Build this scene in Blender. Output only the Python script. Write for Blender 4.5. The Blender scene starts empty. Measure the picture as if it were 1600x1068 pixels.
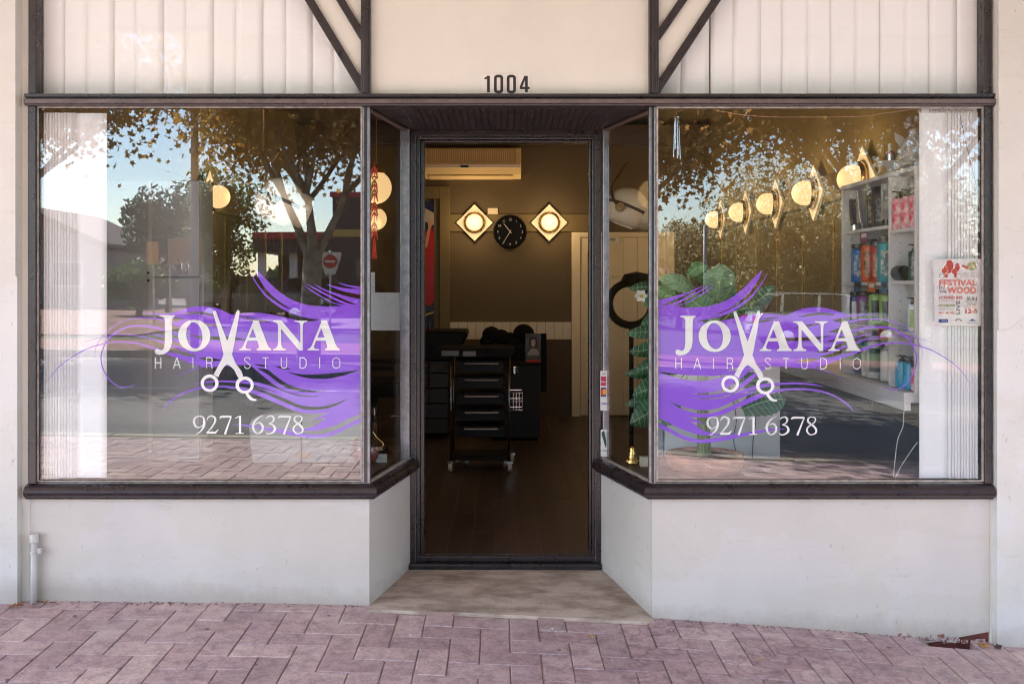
import bpy, bmesh, math, random
import numpy as np
from mathutils import Vector, Matrix
from mathutils.geometry import tessellate_polygon

# ------------------------------------------------------------------ camera, world, sun, exposure
SC = bpy.context.scene
F, DIST, PX0, PY0, EYE = 1480.0, 4.066, 785.0, 440.0, 1.45   # focal length in photo px, camera to shopfront, vanishing point, eye height
cd = bpy.data.cameras.new('camera')
cam = bpy.data.objects.new('camera', cd)
SC.collection.objects.link(cam)
cam.location = (0, -DIST, EYE)
cam.rotation_euler = (math.radians(90), 0, 0)
cd.sensor_fit = 'HORIZONTAL'
cd.sensor_width = 36.0
cd.lens = 36.0 * F / 1600.0
cd.shift_x = (800 - PX0) / 1600.0
cd.shift_y = -(534 - PY0) / 1600.0
cd.clip_start = 0.05
cd.clip_end = 600
SC.camera = cam

SUN_EL, SUN_AZ = math.radians(41), math.radians(221)     # azimuth measured from +X, counter-clockwise (street side, left)
w = bpy.data.worlds.new('World')
SC.world = w
w.use_nodes = True
wn = w.node_tree
for n in list(wn.nodes): wn.nodes.remove(n)
sky = wn.nodes.new('ShaderNodeTexSky')
sky.sky_type = 'NISHITA'
sky.sun_disc = False
sky.sun_elevation = SUN_EL
sdir = Vector((math.cos(SUN_EL)*math.cos(SUN_AZ), math.cos(SUN_EL)*math.sin(SUN_AZ), math.sin(SUN_EL)))
sky.sun_rotation = math.atan2(sdir.x, sdir.y)
sky.air_density = 1.0
sky.dust_density = 0.3
sky.ozone_density = 1.7
bg = wn.nodes.new('ShaderNodeBackground')
bg.inputs['Strength'].default_value = 0.13
wo = wn.nodes.new('ShaderNodeOutputWorld')
wn.links.new(sky.outputs[0], bg.inputs[0])
wn.links.new(bg.outputs[0], wo.inputs[0])
sl = bpy.data.lights.new('sun', 'SUN')
sl.energy = 4.6
sl.angle = math.radians(0.5)
sl.color = (1.0, 0.965, 0.90)
sun = bpy.data.objects.new('sun', sl)
SC.collection.objects.link(sun)
sun.rotation_euler = sdir.to_track_quat('Z', 'Y').to_euler()
SC.view_settings.view_transform = 'Standard'
SC.view_settings.look = 'None'
SC.view_settings.gamma = 1.0
SC.view_settings.use_curve_mapping = False
SC.view_settings.exposure = 2.5
SC.cycles.use_denoising = True
SC.cycles.max_bounces = 10
SC.cycles.filter_width = 1.1
SC.cycles.transparent_max_bounces = 24
SC.cycles.sample_clamp_indirect = 6.0
SC.cycles.caustics_reflective = False
SC.cycles.caustics_refractive = False

R = random.Random(7)
def P(px, py, y):
    """world point at depth y (metres behind the shopfront) seen at photo pixel px, py"""
    k = (DIST + y) / F
    return Vector(((px - PX0) * k, y, EYE - (py - PY0) * k))
def PR(px, py, L):
    """a thing in the street, L metres in front of the shopfront, that the glass mirrors at px, py"""
    v = P(px, py, L)
    v.y = -L
    return v
def FX(px): return (px - PX0) * DIST / F
def FZ(py): return EYE - (py - PY0) * DIST / F

# ------------------------------------------------------------------ object helpers
ROOT = {}
def link(o): SC.collection.objects.link(o)
def setp(o, label=None, cat=None, group=None, kind=None):
    if label: o['label'] = label
    if cat: o['category'] = cat
    if group: o['group'] = group
    if kind: o['kind'] = kind
    return o
def thing(name, label, cat, loc=(0, 0, 0), group=None):
    o = bpy.data.objects.new(name, None)
    o.empty_display_size = 0.1
    link(o)
    o.location = loc
    setp(o, label, cat, group)
    ROOT[o.name] = Vector(loc)
    return o
def rootloc(o):
    while o.parent is not None: o = o.parent
    return Vector(o.location)
def mkobj(name, verts, faces, mat, parent=None, origin=None, smooth=False, mats=None, midx=None):
    if parent is not None: org = rootloc(parent)
    else: org = Vector(origin) if origin is not None else Vector((0, 0, 0))
    me = bpy.data.meshes.new(name)
    V = [(v[0]-org.x, v[1]-org.y, v[2]-org.z) for v in verts]
    me.from_pydata(V, [], faces)
    for m in (mats or [mat]): me.materials.append(m)
    if midx:
        for p, i in zip(me.polygons, midx): p.material_index = i
    if smooth:
        for p in me.polygons: p.use_smooth = True
    me.update()
    o = bpy.data.objects.new(name, me)
    link(o)
    if parent is not None: o.parent = parent
    else: o.location = org
    return o
def autosmooth(o, ang=40):
    bm = bmesh.new(); bm.from_mesh(o.data)
    for e in bm.edges:
        e.smooth = not (len(e.link_faces) == 2 and e.calc_face_angle(0) > math.radians(ang))
    for f in bm.faces: f.smooth = True
    bm.to_mesh(o.data); bm.free()
def copy_tree(src, loc=None, rotz=None, label=None, group=None):
    def rec(o, par):
        c = o.copy(); link(c); c.parent = par
        for ch in list(kids.get(o.name, [])): rec(ch, c)
        return c
    kids = {}
    for q in src.children_recursive: kids.setdefault(q.parent.name, []).append(q)
    r = rec(src, None)
    if loc is not None: r.location = loc
    if rotz is not None: r.rotation_euler.z = rotz
    if label: r['label'] = label
    if group: r['group'] = group
    return r

class MB:
    def __init__(s): s.v = []; s.f = []; s.m = []; s.cm = 0
    def add(s, verts, faces):
        b = len(s.v); s.v += [tuple(x) for x in verts]
        for f in faces: s.f.append(tuple(b + i for i in f)); s.m.append(s.cm)
        return s
    def box(s, x0, x1, y0, y1, z0, z1, M=None):
        v = [Vector(p) for p in ((x0,y0,z0),(x1,y0,z0),(x1,y1,z0),(x0,y1,z0),(x0,y0,z1),(x1,y0,z1),(x1,y1,z1),(x0,y1,z1))]
        if M is not None: v = [M @ p for p in v]
        return s.add(v, [(0,3,2,1),(4,5,6,7),(0,1,5,4),(1,2,6,5),(2,3,7,6),(3,0,4,7)])
    def prism(s, poly, axis, a, b, M=None):
        """poly: 2D points; axis 'y': (x,z) extruded y a..b ; 'x': (y,z); 'z': (x,y)"""
        def mk(p, t):
            v = Vector((p[0], t, p[1])) if axis == 'y' else (Vector((t, p[0], p[1])) if axis == 'x' else Vector((p[0], p[1], t)))
            return M @ v if M is not None else v
        n = len(poly)
        vs = [mk(p, a) for p in poly] + [mk(p, b) for p in poly]
        tri = tessellate_polygon([[Vector((p[0], p[1], 0)) for p in poly]])
        fs = [tuple(t) for t in tri] + [tuple(i + n for i in reversed(t)) for t in tri]
        fs += [(i, (i+1) % n, (i+1) % n + n, i + n) for i in range(n)]
        return s.add(vs, fs)
    def tube(s, pts, r, n=8, cap=True):
        pts = [Vector(p) for p in pts]
        rr = r if isinstance(r, (list, tuple)) else [r] * len(pts)
        vs = []; fs = []
        up = None
        for i, p in enumerate(pts):
            d = (pts[min(i+1, len(pts)-1)] - pts[max(i-1, 0)])
            d = d.normalized() if d.length > 1e-9 else Vector((0, 0, 1))
            if up is None:
                up = Vector((0, 0, 1)) if abs(d.z) < .9 else Vector((1, 0, 0))
            a = d.cross(up)
            if a.length < 1e-4: a = d.cross(Vector((0.3, 1, 0.2)))
            a.normalize(); b = d.cross(a).normalized(); up = -b if b.dot(up) < 0 else b
            up = b if b.dot(up) >= 0 else up
            for k in range(n):
                t = 2*math.pi*k/n
                vs.append(p + (a*math.cos(t) + b*math.sin(t)) * rr[i])
        for i in range(len(pts)-1):
            for k in range(n):
                fs.append((i*n+k, i*n+(k+1) % n, (i+1)*n+(k+1) % n, (i+1)*n+k))
        if cap: fs += [tuple(range(n))[::-1], tuple((len(pts)-1)*n + k for k in range(n))]
        return s.add(vs, fs)
    def lathe(s, prof, c, axis='z', n=20, M=None, ell=1.0):
        """prof: (radius, height) list; spun about the axis through c"""
        vs = []; fs = []
        for (r, h) in prof:
            for k in range(n):
                t = 2*math.pi*k/n
                a, b = r*math.cos(t), r*math.sin(t)*ell
                v = Vector((a, b, h)) if axis == 'z' else (Vector((a, h, b)) if axis == 'y' else Vector((h, a, b)))
                if M is not None: v = M @ v
                vs.append(v + Vector(c))
        m = len(prof)
        for i in range(m-1):
            for k in range(n):
                fs.append((i*n+k, i*n+(k+1) % n, (i+1)*n+(k+1) % n, (i+1)*n+k))
        fs += [tuple(range(n))[::-1], tuple((m-1)*n+k for k in range(n))]
        return s.add(vs, fs)
    def quad(s, a, b, c, d): return s.add([a, b, c, d], [(0, 1, 2, 3)])
    def build(s, name, mat, parent=None, origin=None, smooth=False, bevel=0, auto=None, mats=None):
        o = mkobj(name, s.v, s.f, mat, parent, origin, smooth, mats=mats, midx=s.m if mats else None)
        if bevel or auto is not None:
            bm = bmesh.new(); bm.from_mesh(o.data)
            bmesh.ops.recalc_face_normals(bm, faces=bm.faces)
            bm.to_mesh(o.data); bm.free()
        if auto is not None: autosmooth(o, auto)
        if bevel:
            md = o.modifiers.new('bevel', 'BEVEL'); md.width = bevel; md.segments = 2; md.limit_method = 'ANGLE'
        return o
def boxo(name, x0, x1, y0, y1, z0, z1, mat, parent=None, bevel=0, origin=None):
    return MB().box(x0, x1, y0, y1, z0, z1).build(name, mat, parent, bevel=bevel, origin=origin)

def catmull(pts, n=5):
    out = []
    m = len(pts)
    for i in range(m-1):
        p0, p1, p2, p3 = pts[max(i-1, 0)], pts[i], pts[i+1], pts[min(i+2, m-1)]
        for k in range(n):
            t = k/n
            out.append(tuple(0.5*((2*b) + (c-a)*t + (2*a-5*b+4*c-d)*t*t + (-a+3*b-3*c+d)*t**3) for a, b, c, d in zip(p0, p1, p2, p3)))
    out.append(tuple(pts[-1]))
    return out
def flat(name, loops, mat, parent, y, tf=None, origin=None, conv=None):
    """flat vinyl or print: loops (outer, then holes) in photo pixels, at depth y"""
    tf = tf or (lambda p: p)
    conv = conv or (lambda p: P(p[0], p[1], y))
    L = [[Vector((tf(p)[0], tf(p)[1], 0)) for p in lp] for lp in loops]
    tri = tessellate_polygon(L)
    vs = [conv(p) for lp in L for p in lp]
    fs = []
    for t in tri:
        a, b, c = (vs[i] for i in t)
        nrm = (b-a).cross(c-a)
        fs.append(tuple(t) if nrm.y < 0 else tuple(reversed(t)))
    return mkobj(name, vs, fs, mat, parent, origin)
def ribbon_loop(pts, n=5):
    """closed outline of a stroke of varying width: pts (x, y, width)"""
    c = catmull(pts, n) if len(pts) > 2 else list(pts)
    L, Rr = [], []
    for i, p in enumerate(c):
        a, b = c[max(i-1, 0)], c[min(i+1, len(c)-1)]
        dx, dy = b[0]-a[0], b[1]-a[1]
        l = math.hypot(dx, dy) or 1
        nx, ny = -dy/l, dx/l
        h = p[2]/2
        L.append((p[0]+nx*h, p[1]+ny*h)); Rr.append((p[0]-nx*h, p[1]-ny*h))
    return L + Rr[::-1]
def ribbon_mesh(strokes, name, mat, parent, y, tf=None, dy=0.00015, conv=None):
    vs, fs = [], []
    tf = tf or (lambda p: p)
    for si, pts in enumerate(strokes):
        c = catmull(pts, 5) if len(pts) > 2 else list(pts)
        b0 = len(vs)
        for i, p in enumerate(c):
            a, b = c[max(i-1, 0)], c[min(i+1, len(c)-1)]
            dx, dy_ = b[0]-a[0], b[1]-a[1]
            l = math.hypot(dx, dy_) or 1
            nx, ny = -dy_/l, dx/l
            h = p[2]/2
            for sg in (1, -1):
                q = tf((p[0]+nx*h*sg, p[1]+ny*h*sg))
                vs.append((conv or (lambda q, yy: P(q[0], q[1], yy)))(q, y - si*dy))
        for i in range(len(c)-1):
            k = b0 + 2*i
            fs.append((k, k+1, k+3, k+2))
    return mkobj(name, vs, fs, mat, parent)
def text(name, s, x, z, y, size, mat, parent, align='LEFT', sx=1.0, rot=0, facing='-y', offset=0.0):
    cu = bpy.data.curves.new(name, 'FONT')
    cu.body = s; cu.size = size; cu.align_x = align; cu.align_y = 'BOTTOM_BASELINE'; cu.offset = offset; cu.resolution_u = 2
    t = bpy.data.objects.new('tmp', cu); link(t)
    dg = bpy.context.evaluated_depsgraph_get()
    me = bpy.data.meshes.new_from_object(t.evaluated_get(dg))
    bpy.data.objects.remove(t); bpy.data.curves.remove(cu)
    vs = []
    ca, sa = math.cos(rot), math.sin(rot)
    for v in me.vertices:
        a, b = v.co.x*sx, v.co.y
        a, b = a*ca - b*sa, a*sa + b*ca
        vs.append(Vector((x+a, y, z+b)) if facing == '-y' else Vector((x, y-a, z+b)))
    fs = [tuple(p.vertices) for p in me.polygons]
    bpy.data.meshes.remove(me)
    return mkobj(name, vs, fs, mat, parent)

# ------------------------------------------------------------------ materials
def srgb(r, g, b):
    f = lambda c: (c/255/12.92) if c/255 <= .04045 else ((c/255+.055)/1.055)**2.4
    return (f(r), f(g), f(b))
def mat(name, col, rough=0.6, metal=0.0, spec=0.5, var=0.0, scale=8.0, bump=0.0, bscale=60.0, col2=None, patch=None, coat=0.0,
        emit=None, estr=0.0, stretch=(1, 1, 1), sss=0.0, trans=0.0, alpha=1.0):
    m = bpy.data.materials.new(name); m.use_nodes = True
    nt = m.node_tree; N = nt.nodes; Lk = nt.links
    b = N['Principled BSDF']
    b.inputs['Base Color'].default_value = (*col, 1)
    b.inputs['Roughness'].default_value = rough
    b.inputs['Metallic'].default_value = metal
    b.inputs['Specular IOR Level'].default_value = spec
    b.inputs['Coat Weight'].default_value = coat
    b.inputs['Alpha'].default_value = alpha
    if trans: b.inputs['Transmission Weight'].default_value = trans
    if emit: b.inputs['Emission Color'].default_value = (*emit, 1); b.inputs['Emission Strength'].default_value = estr
    if var or bump or col2:
        tc = N.new('ShaderNodeTexCoord'); mp = N.new('ShaderNodeMapping')
        mp.inputs['Scale'].default_value = stretch
        Lk.new(tc.outputs['Object'], mp.inputs[0])
    if var or col2:
        nz = N.new('ShaderNodeTexNoise'); nz.inputs['Scale'].default_value = scale; nz.inputs['Detail'].default_value = 8; nz.inputs['Roughness'].default_value = 0.65
        Lk.new(mp.outputs[0], nz.inputs[0])
        rp = N.new('ShaderNodeValToRGB')
        lo, hi = (0.35, 0.65) if not patch else patch
        rp.color_ramp.elements[0].position = lo; rp.color_ramp.elements[1].position = hi
        c2 = col2 or tuple(min(1, c*(1-var)) for c in col)
        c1 = col if col2 else tuple(min(1, c*(1+var*.5)) for c in col)
        rp.color_ramp.elements[0].color = (*c2, 1); rp.color_ramp.elements[1].color = (*c1, 1)
        Lk.new(nz.outputs[0], rp.inputs[0]); Lk.new(rp.outputs[0], b.inputs['Base Color'])
        mr = N.new('ShaderNodeMapRange'); mr.inputs['To Min'].default_value = max(0.02, rough-.1); mr.inputs['To Max'].default_value = min(1, rough+.12)
        Lk.new(nz.outputs[0], mr.inputs[0]); Lk.new(mr.outputs[0], b.inputs['Roughness'])
    if bump:
        n2 = N.new('ShaderNodeTexNoise'); n2.inputs['Scale'].default_value = bscale; n2.inputs['Detail'].default_value = 6
        Lk.new(mp.outputs[0], n2.inputs[0])
        bp = N.new('ShaderNodeBump'); bp.inputs['Strength'].default_value = bump; bp.inputs['Distance'].default_value = 0.01
        Lk.new(n2.outputs[0], bp.inputs['Height']); Lk.new(bp.outputs[0], b.inputs['Normal'])
    return m
def add_object_variation(m, amt=0.25, hue=0.0):
    """per-object brightness and hue change (random per object)"""
    nt = m.node_tree; N = nt.nodes; Lk = nt.links; b = N['Principled BSDF']
    oi = N.new('ShaderNodeObjectInfo')
    hs = N.new('ShaderNodeHueSaturation')
    mr = N.new('ShaderNodeMapRange'); mr.inputs['To Min'].default_value = 1-amt; mr.inputs['To Max'].default_value = 1+amt
    Lk.new(oi.outputs['Random'], mr.inputs[0]); Lk.new(mr.outputs[0], hs.inputs['Value'])
    if hue:
        m2 = N.new('ShaderNodeMath'); m2.operation = 'MULTIPLY'; m2.inputs[1].default_value = 7.31
        m3 = N.new('ShaderNodeMath'); m3.operation = 'FRACT'
        m4 = N.new('ShaderNodeMapRange'); m4.inputs['To Min'].default_value = .5-hue; m4.inputs['To Max'].default_value = .5+hue
        Lk.new(oi.outputs['Random'], m2.inputs[0]); Lk.new(m2.outputs[0], m3.inputs[0]); Lk.new(m3.outputs[0], m4.inputs[0]); Lk.new(m4.outputs[0], hs.inputs['Hue'])
    src = b.inputs['Base Color'].links[0].from_socket if b.inputs['Base Color'].links else None
    if src: Lk.new(src, hs.inputs['Color'])
    else: hs.inputs['Color'].default_value = b.inputs['Base Color'].default_value
    Lk.new(hs.outputs[0], b.inputs['Base Color'])
    return m
def glass_mat(name, ior=1.9, tint=(.993, .996, .993), rough=0.0, wave=0.02, dirt=0.0):
    m = bpy.data.materials.new(name); m.use_nodes = True
    nt = m.node_tree; N = nt.nodes; Lk = nt.links
    for n in list(N): N.remove(n)
    out = N.new('ShaderNodeOutputMaterial'); mx = N.new('ShaderNodeMixShader')
    tr = N.new('ShaderNodeBsdfTransparent'); tr.inputs[0].default_value = (*tint, 1)
    gl = N.new('ShaderNodeBsdfGlossy'); gl.inputs['Roughness'].default_value = rough
    fr = N.new('ShaderNodeFresnel'); ge = N.new('ShaderNodeNewGeometry')
    mi = N.new('ShaderNodeMapRange'); mi.inputs['To Min'].default_value = ior; mi.inputs['To Max'].default_value = 1/ior
    Lk.new(ge.outputs['Backfacing'], mi.inputs[0]); Lk.new(mi.outputs[0], fr.inputs['IOR'])
    Lk.new(fr.outputs[0], mx.inputs[0]); Lk.new(tr.outputs[0], mx.inputs[1]); Lk.new(gl.outputs[0], mx.inputs[2])
    if wave:
        tc = N.new('ShaderNodeTexCoord'); nz = N.new('ShaderNodeTexNoise'); nz.inputs['Scale'].default_value = 1.3; nz.inputs['Detail'].default_value = 1
        bp = N.new('ShaderNodeBump'); bp.inputs['Strength'].default_value = wave; bp.inputs['Distance'].default_value = 0.02
        Lk.new(tc.outputs['Object'], nz.inputs[0]); Lk.new(nz.outputs[0], bp.inputs['Height']); Lk.new(bp.outputs[0], gl.inputs['Normal'])
    if dirt:
        tc2 = N.new('ShaderNodeTexCoord'); n3 = N.new('ShaderNodeTexNoise'); n3.inputs['Scale'].default_value = 9; n3.inputs['Detail'].default_value = 9; n3.inputs['Roughness'].default_value = .7
        Lk.new(tc2.outputs['Object'], n3.inputs[0])
        r3 = N.new('ShaderNodeMapRange'); r3.inputs['From Min'].default_value = .45; r3.inputs['From Max'].default_value = .8; r3.inputs['To Min'].default_value = dirt*.3; r3.inputs['To Max'].default_value = dirt
        Lk.new(n3.outputs[0], r3.inputs[0])
        df = N.new('ShaderNodeBsdfDiffuse'); df.inputs[0].default_value = (.6, .58, .54, 1)
        m2 = N.new('ShaderNodeMixShader')
        Lk.new(r3.outputs[0], m2.inputs[0]); Lk.new(mx.outputs[0], m2.inputs[1]); Lk.new(df.outputs[0], m2.inputs[2])
        Lk.new(m2.outputs[0], out.inputs[0])
    else: Lk.new(mx.outputs[0], out.inputs[0])
    return m

CREAM = mat('cream_paint', (.675, .655, .585), .55, var=.05, scale=2.5, bump=.06, bscale=35)
WALLW = mat('off_white_masonry_paint', (.60, .555, .505), .6, var=.10, scale=2.2, bump=.16, bscale=22)
def weathered_wall(name, col, basez=0.0):
    m = mat(name, col, .6, var=.06, scale=2.0, bump=.16, bscale=22)
    nt = m.node_tree; N = nt.nodes; Lk = nt.links; b = N['Principled BSDF']
    src = b.inputs['Base Color'].links[0].from_socket
    ge = N.new('ShaderNodeNewGeometry')
    def nz(sc, det, r, st=(1, 1, 1)):
        mp = N.new('ShaderNodeMapping'); mp.inputs['Scale'].default_value = st; Lk.new(ge.outputs['Position'], mp.inputs[0])
        n = N.new('ShaderNodeTexNoise'); n.inputs['Scale'].default_value = sc; n.inputs['Detail'].default_value = det; n.inputs['Roughness'].default_value = r
        Lk.new(mp.outputs[0], n.inputs[0]); return n.outputs[0]
    def rmp(s, p0, c0, p1, c1):
        r = N.new('ShaderNodeValToRGB'); e = r.color_ramp.elements
        e[0].position = p0; e[0].color = (*c0, 1); e[1].position = p1; e[1].color = (*c1, 1); Lk.new(s, r.inputs[0]); return r.outputs[0]
    def mul(a, c, f=1.0):
        x = N.new('ShaderNodeMix'); x.data_type = 'RGBA'; x.blend_type = 'MULTIPLY'
        if isinstance(f, float): x.inputs[0].default_value = f
        else: Lk.new(f, x.inputs[0])
        Lk.new(a, x.inputs[6]); Lk.new(c, x.inputs[7]); return x.outputs[2]
    c = mul(src, rmp(nz(1.7, 3, .5, (1, 1, 1.4)), .535, (.975, .972, .965), .55, (1.0, 1.0, 1.03)))      # touched-up paint patches
    c = mul(c, rmp(nz(60, 3, .6, (1, 1, .35)), .27, (.72, .70, .66), .33, (1, 1, 1)))                    # chips and scuffs
    c = mul(c, rmp(nz(9, 7, .75, (.5, 1, 2.6)), .30, (.86, .85, .83), .42, (1, 1, 1)))                   # faint horizontal smears
    # splash grime along the foot, following the pavement
    sx = N.new('ShaderNodeSeparateXYZ'); Lk.new(ge.outputs['Position'], sx.inputs[0])
    a = N.new('ShaderNodeMath'); a.operation = 'MULTIPLY_ADD'; a.inputs[1].default_value = .05; Lk.new(sx.outputs[0], a.inputs[0]); Lk.new(sx.outputs[2], a.inputs[2])
    n2 = nz(14, 8, .8)
    a2 = N.new('ShaderNodeMath'); a2.operation = 'MULTIPLY_ADD'; a2.inputs[1].default_value = -.16; Lk.new(n2, a2.inputs[0]); Lk.new(a.outputs[0], a2.inputs[2])
    mr = N.new('ShaderNodeMapRange'); mr.inputs['From Min'].default_value = -.055; mr.inputs['From Max'].default_value = .03; mr.inputs['To Min'].default_value = .6; mr.inputs['To Max'].default_value = 0
    Lk.new(a2.outputs[0], mr.inputs[0])
    dk = N.new('ShaderNodeRGB'); dk.outputs[0].default_value = (.62, .55, .50, 1)
    c = mul(c, dk.outputs[0], mr.outputs[0])
    Lk.new(c, b.inputs['Base Color'])
    return m
WALLW = weathered_wall('weathered_white_masonry', (.605, .568, .518))
PILLR = weathered_wall('weathered_pillar_render', (.64, .628, .588))
PILLR_OLD = mat('pillar_render', (.66, .635, .585), .65, var=.06, scale=1.5, bump=.2, bscale=30)
TRIM = mat('brown_black_gloss_paint', (.024, .018, .020), .28, var=.3, scale=14, bump=.12, bscale=45, spec=.6)
TRIML = mat('worn_taupe_paint', (.13, .095, .09), .4, var=.3, scale=20, bump=.1, bscale=50)
ALU = mat('weathered_metal_bead', (.25, .25, .27), .35, metal=.7, var=.35, scale=25)
BEAD = mat('old_putty_bead', (.40, .36, .32), .7, var=.4, scale=30, bump=.2, bscale=90)
SOFFIT = mat('soffit_brown', (.028, .02, .02), .45, var=.2, scale=10)
CONC = mat('worn_concrete', (.53, .445, .365), .85, col2=(.25, .185, .14), scale=7, patch=(.36, .60), bump=.5, bscale=90, stretch=(.7, 1.6, 1))
GLASS = glass_mat('shopfront_glass', 1.82, dirt=.006)
GLASS_T = glass_mat('transom_glass', 1.42, dirt=.006)
GLASS_S = glass_mat('side_pane_glass', 1.35, dirt=.004)
BLIND = mat('blind_fabric_white', (.935, .955, .965), .7, var=.01, scale=3, bump=.02, bscale=200)
BLINDL = mat('blind_fabric_grey_white', (.86, .87, .87), .7, var=.03, scale=3)
PURPLE = mat('purple_vinyl', (.27, .07, .76), .4)
WHITEV = mat('white_vinyl', (.88, .88, .88), .4)
BLACKP = mat('black_print', (.02, .017, .02), .5)
TILEW = mat('number_tile_white', (.72, .68, .63), .35)
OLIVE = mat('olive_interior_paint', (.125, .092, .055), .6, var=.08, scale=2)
BROWNI = mat('brown_interior_paint', (.085, .06, .042), .6, var=.1, scale=2)
CEILI = mat('ceiling_paint', (.16, .12, .08), .7)
OLIVEB = mat('olive_board', (.17, .125, .06), .5, var=.06, scale=4)
CREAMI = mat('cream_interior_gloss', (.74, .62, .44), .45, var=.08, scale=4, bump=.05)
WAINS = mat('tongue_and_groove_cream', (.66, .59, .49), .45, var=.08, scale=6)
PLANK = mat('dark_wood_laminate', (.066, .042, .036), .38, var=.45, scale=5, stretch=(7, .7, 1), bump=.08, bscale=30)
add_object_variation(PLANK, .3)
GOLD = mat('brass', (.75, .48, .16), .2, metal=1.0)
CHROME = mat('chrome', (.62, .62, .63), .15, metal=1.0)
BLACKPL = mat('black_plastic', (.007, .007, .008), .42, spec=.14)
BLACKM = mat('black_matt', (.010, .0095, .010), .8, spec=.2)
CHARC = mat('charcoal_laminate', (.022, .022, .027), .5, spec=.3, var=.1, scale=6)
WHITEG = mat('white_laminate', (.66, .66, .65), .35)
CREAMPL = mat('aged_cream_plastic', (.88, .64, .33), .35)
IVORY = mat('ivory_hood_plastic', (.88, .76, .56), .18)
GLOBE = mat('lit_opal_glass', (.06, .045, .03), .35, emit=(1.0, .64, .28), estr=.22)
GLOBEF = mat('lit_opal_glass_bright', (.06, .05, .035), .35, emit=(1.0, .80, .48), estr=.24)
PAPER = mat('paper_white', (.70, .69, .67), .7)
PAPERG = mat('paper_pale_blue_grey', (.52, .56, .58), .6)
RED = mat('red_cloth', (.50, .03, .02), .6)
GREENLF = mat('plant_leaf_green', (.05, .16, .05), .3, var=.5, scale=14)
GREENLL = mat('plant_leaf_pale', (.26, .46, .22), .4, var=.3, scale=10)
STEM = mat('plant_stem', (.28, .36, .14), .5, var=.2, scale=12)
TERRA = mat('terracotta', (.46, .21, .13), .6, var=.25, scale=12)
STONEW = mat('figurine_white', (.58, .56, .54), .5)
GREYB = mat('grey_melamine', (.36, .36, .35), .5, var=.04, scale=3)
PVC = mat('painted_pvc', (.55, .53, .505), .4, var=.05, scale=6)

def globe_light(c, power):
    l = bpy.data.lights.new('globe_light', 'POINT'); l.energy = power; l.color = (1.0, .72, .40); l.shadow_soft_size = .06
    o = bpy.data.objects.new('globe_light', l); link(o); o.location = c
    o.visible_glossy = False      # no hot point mirrored in the panes: only the opal globe is seen
    return o
# ------------------------------------------------------------------ ground, pavement, road
def g(x):
    if x < -25: x = -25
    if x > 25: x = 25
    if x < -1.8: return 0.0785 - 0.018*(x+1.8)
    if x > 2.0: return -0.094 - 0.03*(x-2.0)
    return 0.04 - 0.043*x - 0.012*x*x
def gp(x, y): return g(x) + 0.015*min(0, max(y, -4.75))      # pavement falls towards the kerb
KERB = -4.6
def gr(x, y): return g(x) - 0.20 + (0.0 if y > -14 else 0.12)
def sheet(name, xs, ys, zf, m, parent=None, kind='structure'):
    vs = [(x, y, zf(x, y)) for y in ys for x in xs]
    n = len(xs)
    fs = [(j*n+i, (j*n+i+1), (j+1)*n+i+1, (j+1)*n+i) for j in range(len(ys)-1) for i in range(n-1)]
    o = mkobj(name, vs, fs, m, parent, smooth=True)
    if kind: o['kind'] = kind
    return o
def lin(a, b, n): return [a + (b-a)*i/(n-1) for i in range(n)]

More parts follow.
